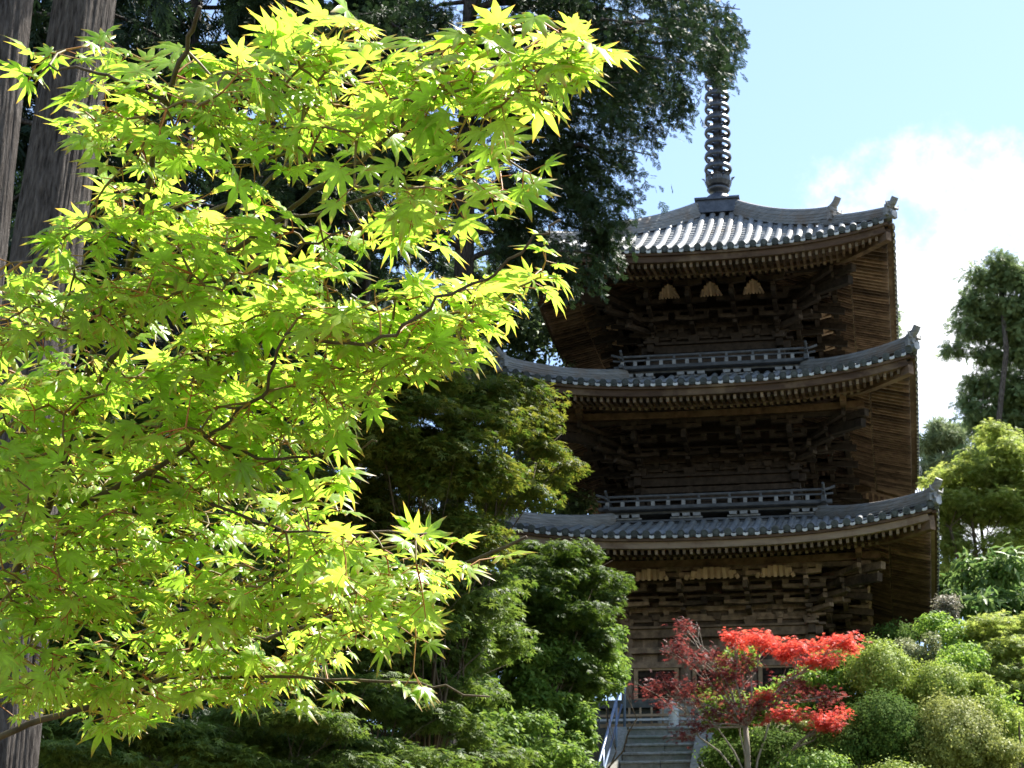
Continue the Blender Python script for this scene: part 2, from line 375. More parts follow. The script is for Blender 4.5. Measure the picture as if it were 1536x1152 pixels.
def bracket_mesh(b, zh, H, o, arm, corner=False):
    """stepped bracket set; local: wall line y=-b, column at x=0 (corner: column at x=b)"""
    m_ = MB(); hh = (H-.17)/4.0
    def one(cx, sx=1, lim=(1, 1), diag=False):
        m_.box((cx, -b, zh+.085), (.2, .2, .17), top=(1.5, 1.5))
        for k in range(4):
            z = zh+.17+k*hh; out = o*k/3.0; L = arm*(1.0 if k in (0, 3) else 1.12)
            if k == 3: L *= .92
            for q in (-1, 1):
                e = L/2*lim[0 if q < 0 else 1]
                m_.beam((cx, -b-out, z+hh*.28), (cx+q*e, -b-out, z+hh*.34), .10, hh*.52, h2=hh*.36)
                m_.box((cx+q*e*.86, -b-out, z+hh*.74), (.105, .12, hh*.44), top=(1.42, 1.42))
            m_.box((cx, -b-out, z+hh*.74), (.105, .12, hh*.44), top=(1.42, 1.42))
            if k: m_.beam((cx, -b+.02, z-hh*.5), (cx, -b-out-.13, z-hh*.42), .10, hh*.5, h2=hh*.34)
        z = zh+.17+2*hh
        m_.beam((cx, -b-o*.30, z+hh*.55), (cx, -b-o-.22, z-hh*.12), .10, .14)
    if not corner:
        one(0)
    else:
        one(b, lim=(1, .75))
        v = list(m_.v); f = list(m_.f); n = len(v)
        # mirrored across the diagonal x=-y for the side face
        m_.v.extend([(-q[1]*1.0+.004, -q[0]*1.0, q[2]+.003) for q in v]); m_.f.extend([tuple(n+i for i in ff[::-1]) for ff in f])
        for k in range(1, 4):
            z = zh+.17+k*hh; out = o*k/3.0+.12
            m_.beam((b, -b, z-hh*.44), (b+out, -b-out, z-hh*.38), .12, hh*.55, h2=hh*.4)
            m_.box((b+out-.06, -b-out+.06, z-hh*.0), (.13, .13, hh*.5), top=(1.4, 1.4))
            for (ax, ay) in ((1, 0), (0, -1)):
                m_.beam((b-.2*ax, -b+.2*(-ay), z+hh*.3), (b+ax*(out+.25)+(0 if ax else out-.12), -b+ay*(out+.25)-(0 if ay else out-.12), z+hh*.3), .1, hh*.5)
        z = zh+.17+2*hh
        m_.beam((b+o*.3, -b-o*.3, z+hh*.7), (b+o+.42, -b-o-.42, z-.02), .14, .18)
        m_.beam((b+o*.3, -b-o*.3, z+hh*1.7), (b+o+.5, -b-o-.5, z+hh*1.0), .13, .16)
    return m_

def two_mats_frame(o):
    n = len(o.data.polygons); mi = np.zeros(n, np.int32); mi[:24] = 1; o.data.materials.append(FENCE); o.data.polygons.foreach_set('material_index', mi)
def storey(idx, b, z0, zh, H, o, bays, wood, first=False):
    zt = zh+H+.45
    # ---- wall of planks with nageshi and tie beams
    w_ = MB(); npl = int(2*b/.16)
    for i in range(npl):
        x = -b+(i+.5)*2*b/npl; w_.box((x, -b+.05+.006*(i % 2), (z0+zh)/2), (2*b/npl-.004, .04, zh-z0))
    w_.box((0, -b+.055, (zh+zt)/2), (2*b-.05, .05, zt-zh-.02))
    w_.rot4(); wall = w_.build('wall', WOOD_DK if not first else wood, PG)
    t = MB()
    t.box((0, -b-.05, zh-.10), (2*b+.56, .16, .19)); t.box((0, -b-.075, zh+.02), (2*b+.7, .26, .05))
    for fz in (.62, .80): t.box((0, -b-.045, z0+(zh-z0)*fz-.1), (2*b+.30, .12, .13))
    t.box((0, -b-.06, z0+.09), (2*b+.32, .16, .16))
    hh = (H-.17)/4.0
    for k in range(4):                       # continuous beams along the wall and outward steps
        z = zh+.17+k*hh; t.box((0, -b, z+hh*.30), (2*b+.4, .07, hh*.5))
        if k >= 1: t.box((0, -b-o*k/3.0, z+hh*1.12 if k < 3 else z+hh*.98), (2*b+2*o*k/3.0+.5, .085, hh*.24 if k < 3 else .1))
    xs = [-b]+[-b+sum(bays[:i+1]) for i in range(len(bays))]
    for i in range(len(bays)):               # short strut and block in the middle of each bay
        cx = (xs[i]+xs[i+1])/2; t.box((cx, -b-.01, zh+.10), (.10, .08, .2)); t.box((cx, -b-.03, zh+.26), (.13, .13, .12), top=(1.4, 1.4))
        for k in (1, 2): t.box((cx, -b-.01, zh+.17+k*hh+hh*.74), (.12, .12, hh*.42), top=(1.4, 1.4))
    t.rot4(); t.build('tie_beam', wood, wall)
    for k in range(4):
        for i in range(3):
            x = xs[i]; q = MB(); q.tube([(x, -b, z0), (x, -b, zh-.005)], [.13 if first else .11, .125 if first else .105], 14)
            a = q.build('column', wood, wall, smooth=False); a.rotation_euler = (0, 0, k*math.pi/2)
    # ---- doors in the middle bay, slatted windows in the side bays
    H0 = z0+.22; H1 = z0+(zh-z0)*.62-.12
    for i in range(3):
        x0, x1 = xs[i]+.15, xs[i+1]-.15
        if i == 1 or first:
            d = MB(); gate_frame(d, x0, x1, H0, H1, -b-.03)
            mid = (x0+x1)/2
            for a0, a1 in ((x0+.095, mid-.008), (mid+.008, x1-.095)):
                d.box(((a0+a1)/2, -b+.0, (H0+H1)/2), (a1-a0, .05, H1-H0-.19))
                for z in (.25, .5, .75): d.box(((a0+a1)/2, -b-.03, H0+(H1-H0)*z), (a1-a0-.01, .03, .06))
            o0 = d.build('door', WOOD_DK, wall)
            if first: two_mats_frame(o0)
        else:
            d = MB(); gate_frame(d, x0, x1, H0+.05, H1, -b-.035, .06, .09)
            n = int((x1-x0)/.085)
            for j in range(n): d.box((x0+.08+(x1-x0-.16)*j/(n-1), -b-.01, (H0+H1)/2), (.032, .035, H1-H0-.17))
            o0 = d.build('window', WOOD_PALE if first else WOOD_DK, wall)
        for k in (1, 2, 3): copy_rot(o0, wall, k)
    # ---- bracket sets
    arm = min(bays)*.74
    base = bracket_mesh(b, zh+.05, H-.05, o, arm); co = bracket_mesh(b, zh+.05, H-.05, o, arm, True)
    for i in (1, 2):
        s = MB(); s.v = [(q[0]+xs[i], q[1], q[2]) for q in base.v]; s.f = base.f
        ob = s.build('bracket_cluster', wood, PG)
        for k in (1, 2, 3): copy_rot(ob, PG, k)
    ob = co.build('bracket_cluster', wood, PG)
    for k in (1, 2, 3): copy_rot(ob, PG, k)
    # ---- ribbed coving panels between the bracket sets
    if idx != 1:
        for i in range(3):
            cx = (xs[i]+xs[i+1])/2; hw = bays[i]*(.42 if idx == 0 else .25); p = MB(); n = 9 if idx == 0 else 7
            if idx == 0 and i != 1: hw *= .76; n = 7
            zl = zh+H-.265 if idx == 0 else zh+H-.36; hz = .24; yo = -b-o*.72 if idx else -b-o-.085; oy = o*.2 if idx else .08
            for j in range(n):
                f_ = (j-(n-1)/2)/((n-1)/2); topz = hz*(1-abs(f_)**2.6*.72 if idx == 0 else 1-abs(f_)**1.7*.85)
                x = cx+f_*hw*.94
                p.beam((x, yo, zl), (cx+(x-cx)*(.93 if idx == 0 else .72), yo-oy, zl+topz), 2*hw/n*.62, .04, up=(0, -1, 0))
                p.beam((x+hw/n, yo+.02, zl+.03), (cx+(x+hw/n-cx)*(.93 if idx == 0 else .72), yo-oy+.02, zl+topz*.97), 2*hw/n*.9, .01, up=(0, -1, 0)) if j < n-1 else None
            ob = p.build('coving_panel', WOOD_PALE, PG)
            for k in (1, 2, 3): copy_rot(ob, PG, k)

def roof(idx, Wd, T, ze, zt, zc, lin, b, o, zpur, fasc, rfw):
    rise = zt-ze; sori = zc-ze
    def hw(s): return Wd+(T-Wd)*s
    def zf(x, s):
        return ze+rise*(lin*s+(1-lin)*s*s)+sori*np.minimum(1, np.abs(x)/hw(s))**2.7*(1-s)**1.4
    # ---- pan tiles in overlapping courses, cover tile rows, eave caps and lips: one surface per roof
    t = MB(); nc = int((Wd-T)/.19); nx = 36; vs = []; fs = []
    for i in range(nc):
        for e in (0, 1):
            s = (i+e)/nc
            for j in range(nx+1):
                x = hw(s)*(2*j/nx-1); vs.append((x, -hw(s), zf(x, s)+(.030 if e == 0 else .0)))
    R_ = nx+1
    for r in range(2*nc-1):
        for j in range(nx): fs.append((r*R_+j, r*R_+j+1, (r+1)*R_+j+1, (r+1)*R_+j))
    t.add(vs, fs)
    cp = MB(); nrow = int(round(2*Wd/.243)); sp = 2*Wd/nrow
    for i in range(nrow):
        x = -Wd+(i+.5)*sp; sm = min(1.0, (Wd-abs(x)-.05)/(Wd-T))
        if sm < .02: continue
        ns = max(2, int(10*sm)+1); jx = random.uniform(-.014, .014); jz = random.uniform(-.010, .008); P = [(x+jx+random.uniform(-.009, .009), -hw(s), zf(x, s)+.035+jz+random.uniform(-.007, .007)) for s in np.linspace(0, sm, ns)]
        prof = [(math.cos(a)*.074, math.sin(a)*.074) for a in np.linspace(math.pi*.98, math.pi*.02, 7)]
        vs = []; fs = []
        for k, p in enumerate(P):
            for a, h in prof: vs.append((p[0]+a, p[1], p[2]+h))
        for k in range(ns-1):
            for j in range(6): fs.append((k*7+j, k*7+j+1, (k+1)*7+j+1, (k+1)*7+j))
        t.add(vs, fs)
        cp.tube([(x, -Wd-.035, P[0][2]-.008), (x, -Wd+.03, P[0][2]+.002)], .082, 12)
        cp.tube([(x, -Wd-.048, P[0][2]-.010), (x, -Wd-.034, P[0][2]-.008)], .05, 10)
    lp = MB()
    for i in range(nrow+1):                  # hanging lip of each eave pan tile
        x = -Wd+i*sp
        if abs(x) > Wd-.1: continue
        q = []; f2 = []
        for j, a in enumerate(np.linspace(-1, 1, 6)):
            xx = x+a*.052; dz = zf(xx, 0)-.032+.018*a*a
            q += [(xx, -Wd-.03, dz+.026), (xx, -Wd-.03, dz-.034), (xx, -Wd+.05, dz+.030), (xx, -Wd+.05, dz-.034)]
        for j in range(5):
            k = 4*j; f2 += [(k+1, k+5, k+4, k), (k, k+4, k+6, k+2), (k+3, k+7, k+5, k+1)]
        lp.add(q, f2)
    t.rot4(); lp.rot4(); n0 = len(t.f); t.add(lp.v, lp.f); cp.rot4(); n1 = len(t.f); t.add(cp.v, cp.f); rf = t.build('roof', TILE, PG); two_mats(rf, n0, LIP, n1, CAP)
    # ---- hip ridges with ornament tiles
    def hip(s0, s1, n, ht, wd, lift=0.0, up=0.0):
        P = []
        for s in np.linspace(s0, s1, n):
            h_ = hw(s); f_ = (s-s0)/(s1-s0); P.append((h_, -h_, zf(h_, s)+ht/2+lift+up*(1-f_)**3))
        return P
    def ridge(s0, s1, ht, wd, up):
        m_ = MB(); m_.sweep(hip(s0, s1, 16, ht, wd, .02, up), wd, ht)
        for k in range(1, 4): m_.sweep([(p[0], p[1], p[2]-ht/2+ht*k/4.0) for p in hip(s0, s1, 16, ht, wd, .02, up)], wd+.03, .022)
        m_.tube([(p[0], p[1], p[2]+ht/2+.035) for p in hip(s0, s1, 16, ht, wd, .02, up)], .075, 8)
        ob = m_.build('hip_ridge', RIDGE, rf)
        q = MB(); p = np.array(hip(s0, s1, 16, ht, wd, .02, up)[0]); dg = np.array([1, -1, 0])/math.sqrt(2); sd = np.array([1, 1, 0])/math.sqrt(2)
        z0 = p[2]-ht/2
        # ogre-face plate: stepped shield with horns, then the upturned round tile over it
        for dz, w_, h_ in ((0, .34, .16), (.14, .27, .14), (.26, .17, .1)):
            q.beam(p+dg*.0+np.array([0, 0, z0-p[2]+dz+h_/2]), p+dg*.09+np.array([0, 0, z0-p[2]+dz+h_/2]), w_, h_)
        for e in (-1, 1):
            q.tube([p+dg*.1+sd*e*.07+np.array([0, 0, z0-p[2]+.22]), p+dg*.13+sd*e*.15+np.array([0, 0, z0-p[2]+.20]), p+dg*.12+sd*e*.20+np.array([0, 0, z0-p[2]+.31])], [.035, .03, .012], 6)
            q.tube([p+dg*.09+sd*e*.06+np.array([0, 0, z0-p[2]+.1]), p+dg*.14+sd*e*.06+np.array([0, 0, z0-p[2]+.1])], .04, 8)
        q.tube([p-dg*.14+np.array([0, 0, ht/2+.03]), p+dg*.05+np.array([0, 0, ht/2+.08]), p+dg*.15+np.array([0, 0, ht/2+.15]), p+dg*.22+np.array([0, 0, ht/2+.25])], [.085, .085, .082, .08], 10)
        ob2 = q.build('ridge_end_tile', RIDGE, rf)
        for k in (1, 2, 3): copy_rot(ob, rf, k); copy_rot(ob2, rf, k)
    if idx == 2:
        ridge(.36, .985, .30, .2, .10); ridge(.02, .42, .17, .17, .0)
    else:
        ridge(.03, .97, .20, .19, .05)
    q = MB()                                   # round corner tile at each eave corner
    q.tube([(Wd-.25, -Wd+.25, zc+.05), (Wd+.05, -Wd-.05, zc+.07)], .085, 12); oc = q.build('corner_tile', TILE, rf)
    for k in (1, 2, 3): copy_rot(oc, rf, k)
    # ---- eave boards
    zx = lambda x, k=1.0: ze+k*sori*min(1, abs(x)/Wd)**2.7
    def strip(yin, dz, ht, dp, name, m_, k=1.0):
        s = MB(); e = Wd-yin; s.sweep([(x, -e, zx(x, k)+dz) for x in np.linspace(-e+dp*.5, e-dp*.5, 25)], dp, ht); s.rot4(); s.build(name, m_, rf)
    strip(.055, -.085, .06, .10, 'eave_board', FASC_DK); strip(.115, -.19, .145, .12, 'eave_board', fasc)
    # ---- two tiers of rafters with boards above them
    r = MB(); r.ends = []; nr = int(2*(Wd-.2)/.145); zr = ze-.315; y1 = Wd-1.02
    for i in range(nr+1):
        x = -(Wd-.22)+i*2*(Wd-.22)/nr; up = sori*(abs(x)/Wd)**2.7
        yo = Wd-.145; yi = max(y1-.12, abs(x)+.02)
        if yo-yi > .12: r.ends.append(len(r.f)); r.beam((x, -yo, zr+up), (x, -yi, zr+up+(yo-yi)*.24), .06, .10)
        yo = y1+.02; yi = max(b-.02, abs(x)+.02); zb = zr-.055; up2 = up*.9
        if yo-yi > .12: r.ends.append(len(r.f)); r.beam((x, -yo, zb+up2+(Wd-.145-yo)*.24), (x, -yi, zb+up2+(Wd-.145-yo)*.24+(yo-yi)*.36), .064, .115)
    for (ya, yb, sl_, off) in ((Wd-.16, y1-.05, .24, .045), (y1+.03, b-.03, .36, .047)):   # boards
        vs = []; fs = []; n = 24
        for a in range(2):
            yy = ya if a == 0 else yb
            for j in range(n+1):
                x = yy*(2*j/n-1); up = sori*(abs(x)/Wd)**2.7
                zz = zr+off+up+(Wd-.145-yy)*.24 if off == .045 else zr-.055+off+.9*up+(Wd-.145-y1-.02)*.24+(y1+.02-yy)*.36
                vs.append((x, -yy, zz))
        for j in range(n): fs.append((j, j+1, n+2+j, n+1+j))
        r.add(vs, fs)
    r.sweep([(x, -y1, zr-.005+.93*sori*(abs(x)/Wd)**2.7+(Wd-.145-y1)*.24) for x in np.linspace(-y1+.02, y1-.02, 21)], .10, .10)
    ends = [q for q in r.ends]
    nf = len(r.f); r.rot4(); ob = r.build('rafter_soffit', rfw, rf); ob.data.materials.append(RAF_END)
    for k in range(4):
        for q in ends: ob.data.polygons[q+k*nf].material_index = 1
    hp = MB(); hp.sweep([(s_, -s_, zr-.045+sori*(s_/Wd)**2.7+(Wd-.145-s_)*.24+max(0, y1-s_)*.12) for s_ in np.linspace(Wd-.1, b, 12)], .15, .20); oc = hp.build('hip_rafter', rfw, rf)
    for k in (1, 2, 3): copy_rot(oc, rf, k)
    pl = MB(); e = b+o
    pl.sweep([(x, -e, zpur+.3*sori*(abs(x)/Wd)**2.7) for x in np.linspace(-e-.45, e+.45, 15)], .13, .15); pl.rot4(); pl.build('eave_purlin', rfw, rf)

def balcony(z, zroof, e, b, bays, rz):
    """floor on block brackets, with a three rail balustrade; z floor top, rz top rail"""
    g = MB()
    g.box((0, 0, (zroof-.3+z-.29)/2), (2*(e-.22), 2*(e-.22), z-.29-zroof+.3)); g.box((0, 0, z-.26), (2*(e-.17), 2*(e-.17), .045))
    fl = MB(); fl.box((0, 0, z-.02), (2*e-.05, 2*e-.05, .045)); fl.box((0, 0, z-.07), (2*e-.36, 2*e-.36, .05))
    bal = fl.build('balcony', WOOD_GY, PG); g.build('balcony_base', WOOD_GY, bal)
    xs = [-b]+[-b+sum(bays[:i+1]) for i in range(3)]
    xs = [-e+.45, xs[1]*1.06, xs[2]*1.06, e-.45]
    for x in xs:
        k_ = MB()
        for q in (-1, 0, 1): k_.box((x+q*.235, -e+.16, z-.155), (.15, .13, .07), top=(1.15, 1.1))
        k_.box((x, -e+.19, z-.205), (.72, .07, .035))
        ob = k_.build('balcony_block', solid_block, bal)
        for k in (1, 2, 3): copy_rot(ob, bal, k)
    r = MB(); bb = MB(); y = -e+.05; hgt = rz-z
    r.tube([(x, y, rz+.07*max(0, abs(x)-e)/.2) for x in (-e-.2, -e-.12, -e-.02, 0, e+.02, e+.12, e+.2)], .03, 8)
    r.sweep([(x, y, z+hgt*.62+.02*max(0, abs(x)-e)/.16) for x in (-e-.16, -e, e, e+.16)], .05, .035)
    r.box((0, y, z+.002), (2*e+.26, .10, .075))
    n = int(2*e/.72)+1
    for i in range(n+1):
        x = -e+.06+(2*e-.12)*i/n
        r.box((x, y, z+.04+(hgt*.62-.06)/2), (.085, .07, hgt*.62-.06))
        r.box((x, y, z+hgt*.8), (.05, .05, hgt*.34))
        if i < n: q = z+.04+(hgt*.62-.06)/2; bb.box((x+(2*e-.12)/n/2, y-.012, q), (.08, .07, hgt*.62-.062)); bb.box((x+.002, y-.025, q), (.08, .06, hgt*.62-.064))
    n0 = len(r.f); r.add(bb.v, bb.f)
    ob = r.build('balustrade', WOOD_GY, bal); two_mats(ob, n0, solid_block)
    for k in (1, 2, 3): copy_rot(ob, bal, k)
solid_block = solid('weathered_block', (.20, .2, .2), (.36, .36, .35), (9, 9, 9), .8, .2, .2)

B0 = [1.28, 1.42, 1.28]; B1 = [1.12, 1.2, 1.12]; B2 = [.95, 1.0, .95]
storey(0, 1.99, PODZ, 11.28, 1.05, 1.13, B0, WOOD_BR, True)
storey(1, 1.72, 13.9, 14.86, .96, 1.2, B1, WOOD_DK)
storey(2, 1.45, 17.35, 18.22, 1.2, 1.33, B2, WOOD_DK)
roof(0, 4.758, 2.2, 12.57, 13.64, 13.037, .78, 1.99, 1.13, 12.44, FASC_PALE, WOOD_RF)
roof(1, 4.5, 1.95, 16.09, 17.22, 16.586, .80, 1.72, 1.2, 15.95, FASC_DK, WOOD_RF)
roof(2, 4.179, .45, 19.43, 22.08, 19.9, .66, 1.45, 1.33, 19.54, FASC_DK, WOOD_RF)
balcony(13.97, 13.64, 2.45, 1.72, B1, 14.25)
balcony(17.47, 17.22, 2.163, 1.45, B2, 17.75)

def finial():
    q = MB(); q.box((0, 0, 22.36), (1.0, 1.0, .30)); q.box((0, 0, 22.54), (1.1, 1.1, .06)); q.box((0, 0, 22.19), (1.06, 1.06, .05))
    bs = q.build('finial_base', BRONZE, PG)
    m_ = MB(); m_.tube([(0, 0, 22.5), (0, 0, 25), (0, 0, 27.9)], [.105, .09, .055], 14); ms = m_.build('mast', BRONZE, bs, smooth=False)
    d = MB(); d.lathe([(.36, 22.57), (.355, 22.66), (.31, 22.78), (.2, 22.86), (.15, 22.88), (.15, 22.93), (.24, 22.96), (.29, 23.02), (.25, 23.05), (.12, 23.05)]); d.build('inverted_bowl', BRONZE, bs, smooth=True)
    p = MB()
    for i in range(8):
        a = 2*math.pi*i/8; c, s = math.cos(a), math.sin(a)
        path = [(c*r, s*r, z) for r, z in ((.16, 23.05), (.26, 23.10), (.31, 23.2), (.33, 23.3), (.40, 23.36))]
        vs = []
        for k, (P, w_) in enumerate(zip(path, (.1, .13, .13, .1, .02))):
            vs += [(P[0]-s*w_, P[1]+c*w_, P[2]), (P[0]+c*.02, P[1]+s*.02, P[2]), (P[0]+s*w_, P[1]-c*w_, P[2])]
        p.add(vs, [(3*k+j, 3*k+j+1, 3*k+j+4, 3*k+j+3) for k in range(4) for j in range(2)])
    p.build('lotus_petals', BRONZE, bs)
    r = MB(); R0 = .335
    r.lathe([(R0-.05, -.06), (R0-.01, -.075), (R0+.015, -.02), (R0-.005, .06), (R0-.04, .065), (R0-.03, 0), (R0-.05, -.06)], n=32)
    r.lathe([(.115, -.08), (.135, 0), (.115, .08)], n=16)
    for i in range(4): a = math.pi*i/2+.5; r.beam((.1*math.cos(a), .1*math.sin(a), 0), (.315*math.cos(a), .315*math.sin(a), 0), .035, .07)
    r.v = [(a, b_, c+23.60) for a, b_, c in r.v]
    ob = r.build('ring', BRONZE, bs, smooth=True)
    for i in range(1, 9):
        c = ob.copy(); COL.objects.link(c); c.parent = bs; k = 1-.014*i
        c.location = (0, 0, .345*i+(23.60-8.1)*(1-k)); c.scale = (k, k, k); ORG[c.name] = ORG[bs.name]
    f = MB()
    for i in range(4):
        a = math.pi*i/2+.6; c, s = math.cos(a), math.sin(a)
        out = [(.06, 26.75), (.3, 26.85), (.34, 27.1), (.22, 27.3), (.28, 27.5), (.1, 27.75), (.05, 27.5), (.12, 27.2), (.06, 27.0)]
        for e in (-.008, .008): f.add([(c*r_-s*e, s*r_+c*e, z) for r_, z in out], [tuple(range(9)) if e > 0 else tuple(range(8, -1, -1))])
    f.lathe([(.02, 27.8), (.09, 27.86), (.1, 27.93), (.06, 28.0), (.03, 28.02), (.08, 28.1), (.09, 28.17), (.01, 28.32)], n=14)
    f.build('flame_crown', BRONZE, bs)
finial()

# ------------------------------------------------------------------ stairs, rails, fence
ST_X0, ST_X1 = -1.27, .04
def stairs():
    n = 44; rt = (8.08+1.6)/n; td = 13.0/n
    root = empty('stone_stairway', (-.6, -13.5, 8.08), 'steep grey stone stairway climbing to the pagoda between two stone kerbs', 'stairs')
    for i in range(n):
        z = 8.08-i*rt; y = -7.0-i*td; s = MB(); k = random.uniform(.42, .62); x0, x1 = ST_X0, ST_X1; xm = x0+(x1-x0)*k
        if i % 2: xm = x1
        for a, b_ in ((x0, xm), (xm, x1)):
            if b_-a < .1: continue
            jy = random.uniform(-.012, .012); jz = random.uniform(-.010, .004); nx = 10; vs = []; fs = []
            for q in range(nx+1):
                x = a+.006+(b_-a-.012)*q/nx; cf = .026+random.uniform(-.006, .012); w1 = random.uniform(-.006, .006)
                for yy, zz in ((.45, z+jz), (-.03+cf, z+jz), (-.03, z+jz-cf+w1), (-.03, z+jz-.055), (.0, z+jz-.062), (.0, z-.42), (.45, z-.42)): vs.append((x, y+jy+yy, zz))
            for q in range(nx):
                for e in range(7): fs.append((7*q+e, 7*q+(e+1) % 7, 7*q+7+(e+1) % 7, 7*q+7+e))
            fs += [tuple(range(6, -1, -1)), tuple(7*nx+e for e in range(7))]; s.add(vs, fs)
        s.build('step', STONE, root)
    for x in (ST_X0-.17, ST_X1+.17):
        y = -7.0; j = 0
        while y > -20:
            L = 1.15; q = MB(); za = 8.08-(-7-y)*rt/td+.02; zb = za-L*rt/td
            q.beam((x, y-.006, za-.25), (x, y-L+.006, zb-.25), .31, .5)
            q.build('kerb', STONE, root); y -= L; j += 1
stairs()
def handrail(name, label, x, ytop, ybot, hgt, mat_, rad, group=None, second=True):
    sl = .7446; z = lambda y: 8.08-(-7.0-y)*sl
    r = empty(name, (x, ytop, z(ytop)), label, 'handrail', group)
    m_ = MB(); top = (x, ytop, z(ytop)+hgt)
    m_.tube([(x, ybot, z(ybot)+hgt), (x, ytop-.12, z(ytop)+hgt-.09), (x, ytop-.03, z(ytop)+hgt), (x+.03, ytop+.05, z(ytop)+hgt-.02), (x+.04, ytop+.07, z(ytop)+hgt-.1), (x+.04, ytop+.07, z(ytop)-.1)], rad, 10)
    m_.build('top_rail', mat_, r, smooth=True)
    if second:
        m_ = MB(); m_.tube([(x, ybot, z(ybot)+hgt*.5), (x, ytop-.02, z(ytop)+hgt*.5)], rad*.7, 8); m_.build('lower_rail', mat_, r, smooth=True)
    y = ytop-.75
    while y > ybot:
        p = MB(); p.tube([(x, y, z(y)-.35), (x, y, z(y)+hgt-.02)], rad*.8, 8); p.build('post', mat_, r, smooth=True); y -= 1.6
handrail('handrail', 'blue grey painted pipe handrail along the left kerb of the stone stairway', ST_X0-.12, -7.1, -19.5, .95, STEEL, .027)
handrail('handrail', 'thin dark iron handrail in the bushes left of the blue pipe rail', ST_X0-.52, -6.6, -12, .62, RAIL_DK, .018, second=False)
def fence():
    r = empty('wooden_fence', (-.6, -5.75, 8.1), 'low tan wooden fence with two rails across the top of the stone stairway', 'fence')
    z0 = 8.05
    for z, h, m_ in ((8.25, .05, FENCE), (8.46, .045, STONE_L), (8.36, .07, FENCE), (8.56, .05, FENCE)):
        b = MB(); b.box((-.55, -5.8 if m_ is FENCE else -5.86, z), (3.3, .05, h)); b.build('rail', m_, r)
    for i in range(15):
        b = MB(); x = -2.1+i*.222; b.box((x, -5.74, z0+.32), (.045, .06, .72), top=(.8, .8)); b.build('picket', FENCE, r)
fence()
def giboshi(x, y, z, h, r, mat_, label):
    m_ = MB(); m_.lathe([(r, 0), (r, h*.62), (r*1.2, h*.63), (r*1.2, h*.68), (r*.95, h*.69), (r*.95, h*.74), (r*.62, h*.77), (r*.7, h*.8), (r*1.02, h*.87), (r*.85, h*.94), (r*.25, h*.985), (.004, h)], (x, y, z), 20)
    for i in range(3): m_.lathe([(r*1.0, h*(.16+.15*i)-.012), (r*1.07, h*(.16+.15*i)), (r*1.0, h*(.16+.15*i)+.012)], (x, y, z), 20)
    o = m_.build('stone_post', mat_, smooth=False, org=(x, y, z)); tag(o, label, 'post')
giboshi(-.44, -6.75, 8.05, .58, .095, STONE_L, 'white stone post with rounded knob cap at the head of the stairs')
giboshi(.06, -6.75, 8.05, .5, .10, STONE, 'dark grey stone post at the right end of the stair head beside the red maple')

# ------------------------------------------------------------------ vegetation builders
def trunk_path(a, b, n=7, wob=.06):
    a = np.array(a, float); b = np.array(b, float); L = np.linalg.norm(b-a); P = []
    for i in range(n):
        t = i/(n-1); P.append(a+(b-a)*t+rng.normal(size=3)*wob*L*.25*math.sin(math.pi*t)*np.array([1, 1, .4]))
    return P
def sag_path(a, b, n=6, sag=.12):
    a = np.array(a, float); b = np.array(b, float); L = np.linalg.norm(b-a)
    return [a+(b-a)*t+np.array([0, 0, sag*L*math.sin(math.pi*t)])+rng.normal(size=3)*.025*L*math.sin(math.pi*t) for t in np.linspace(0, 1, n)]
def leaves(name, P, D, T, size, mat_, parent, upw=.5, outw=.6, rnd=.8, droop=.35, sj=.35, vbias=None):
    n = len(P); N = nrm(D*outw+np.array([0, 0, upw])+rng.normal(size=(n, 3))*rnd*.6)
    H = nrm(D*.7+rng.normal(size=(n, 3))*.7-np.array([0, 0, droop]))
    S = size*(1+sj*rng.uniform(-1, 1, n)); val = rng.random(n) if vbias is None else np.clip(vbias+rng.normal(size=n)*.18, 0, 1)
    V, F, A, t = scatter_leaves(T, P, H, N, S, val)
    return tri_mesh(name, V, F, A, mat_, parent, tip=t)
def woody(name, label, cat, base, pads, n, T, size, lm, bm, group=None, trad=.09, shell=.5, gap=-.1, gs=2.0, fork=None, stems=1, split=8, rough=.3, **kw):
    """tree or shrub: stems fork to every pad; leaves fill the pads"""
    base = np.array(base, float); base[2] = min(base[2], float(terrain(base[0], base[1])))-.05
    r = empty(name, base, label, cat, group); C = np.array([p[0] for p in pads]); cen = C.mean(0)
    tr = MB(); forks = []
    for s in range(stems):
        off = np.array([0, 0, 0.]) if stems == 1 else np.append(rng.normal(size=2)*.18, 0)
        fk = (base*.45+cen*.55 if fork is None else np.array(fork))+(rng.normal(size=3)*.35*(stems > 1))
        P = trunk_path(base+off, fk, 7); rr = trad*(1 if stems == 1 else .6)
        tr.tube(P, np.linspace(rr, rr*.55, 7), 9); forks.append((fk, rr*.5))
    o = tr.build('trunk', bm, r, smooth=True)
    lb = MB()
    for i, c in enumerate(C):
        fk, rr = forks[i % len(forks)]; rad = np.array(pads[i][1])
        rr = min(rr, .028); P = sag_path(fk, c, 6, .08); lb.tube(P, np.linspace(rr*.6, rr*.2, 6), 6)
        for j in range(5):
            q = c+rnd_unit(1)[0]*rad*.8; lb.tube(sag_path(P[3+j % 3], q, 4, .06), np.linspace(rr*.22, rr*.08, 4), 4)
    lb.build('limb', bm, r, smooth=True)
    P, D = pad_points(pads if not split else split_pads(pads, split), n, shell, gap, gs, rough)
    leaves('crown', P, D, T, size, lm, r, **kw)
    return r
def pads_px(lst):
    """(px,py,depth, half-width px, half-height px, half-depth m)"""
    out = []
    for px, py, d, rx, ry, rz in lst: out.append((W(px, py, d), (rx*d/FPX, rz, ry*d/FPX)))
    return out

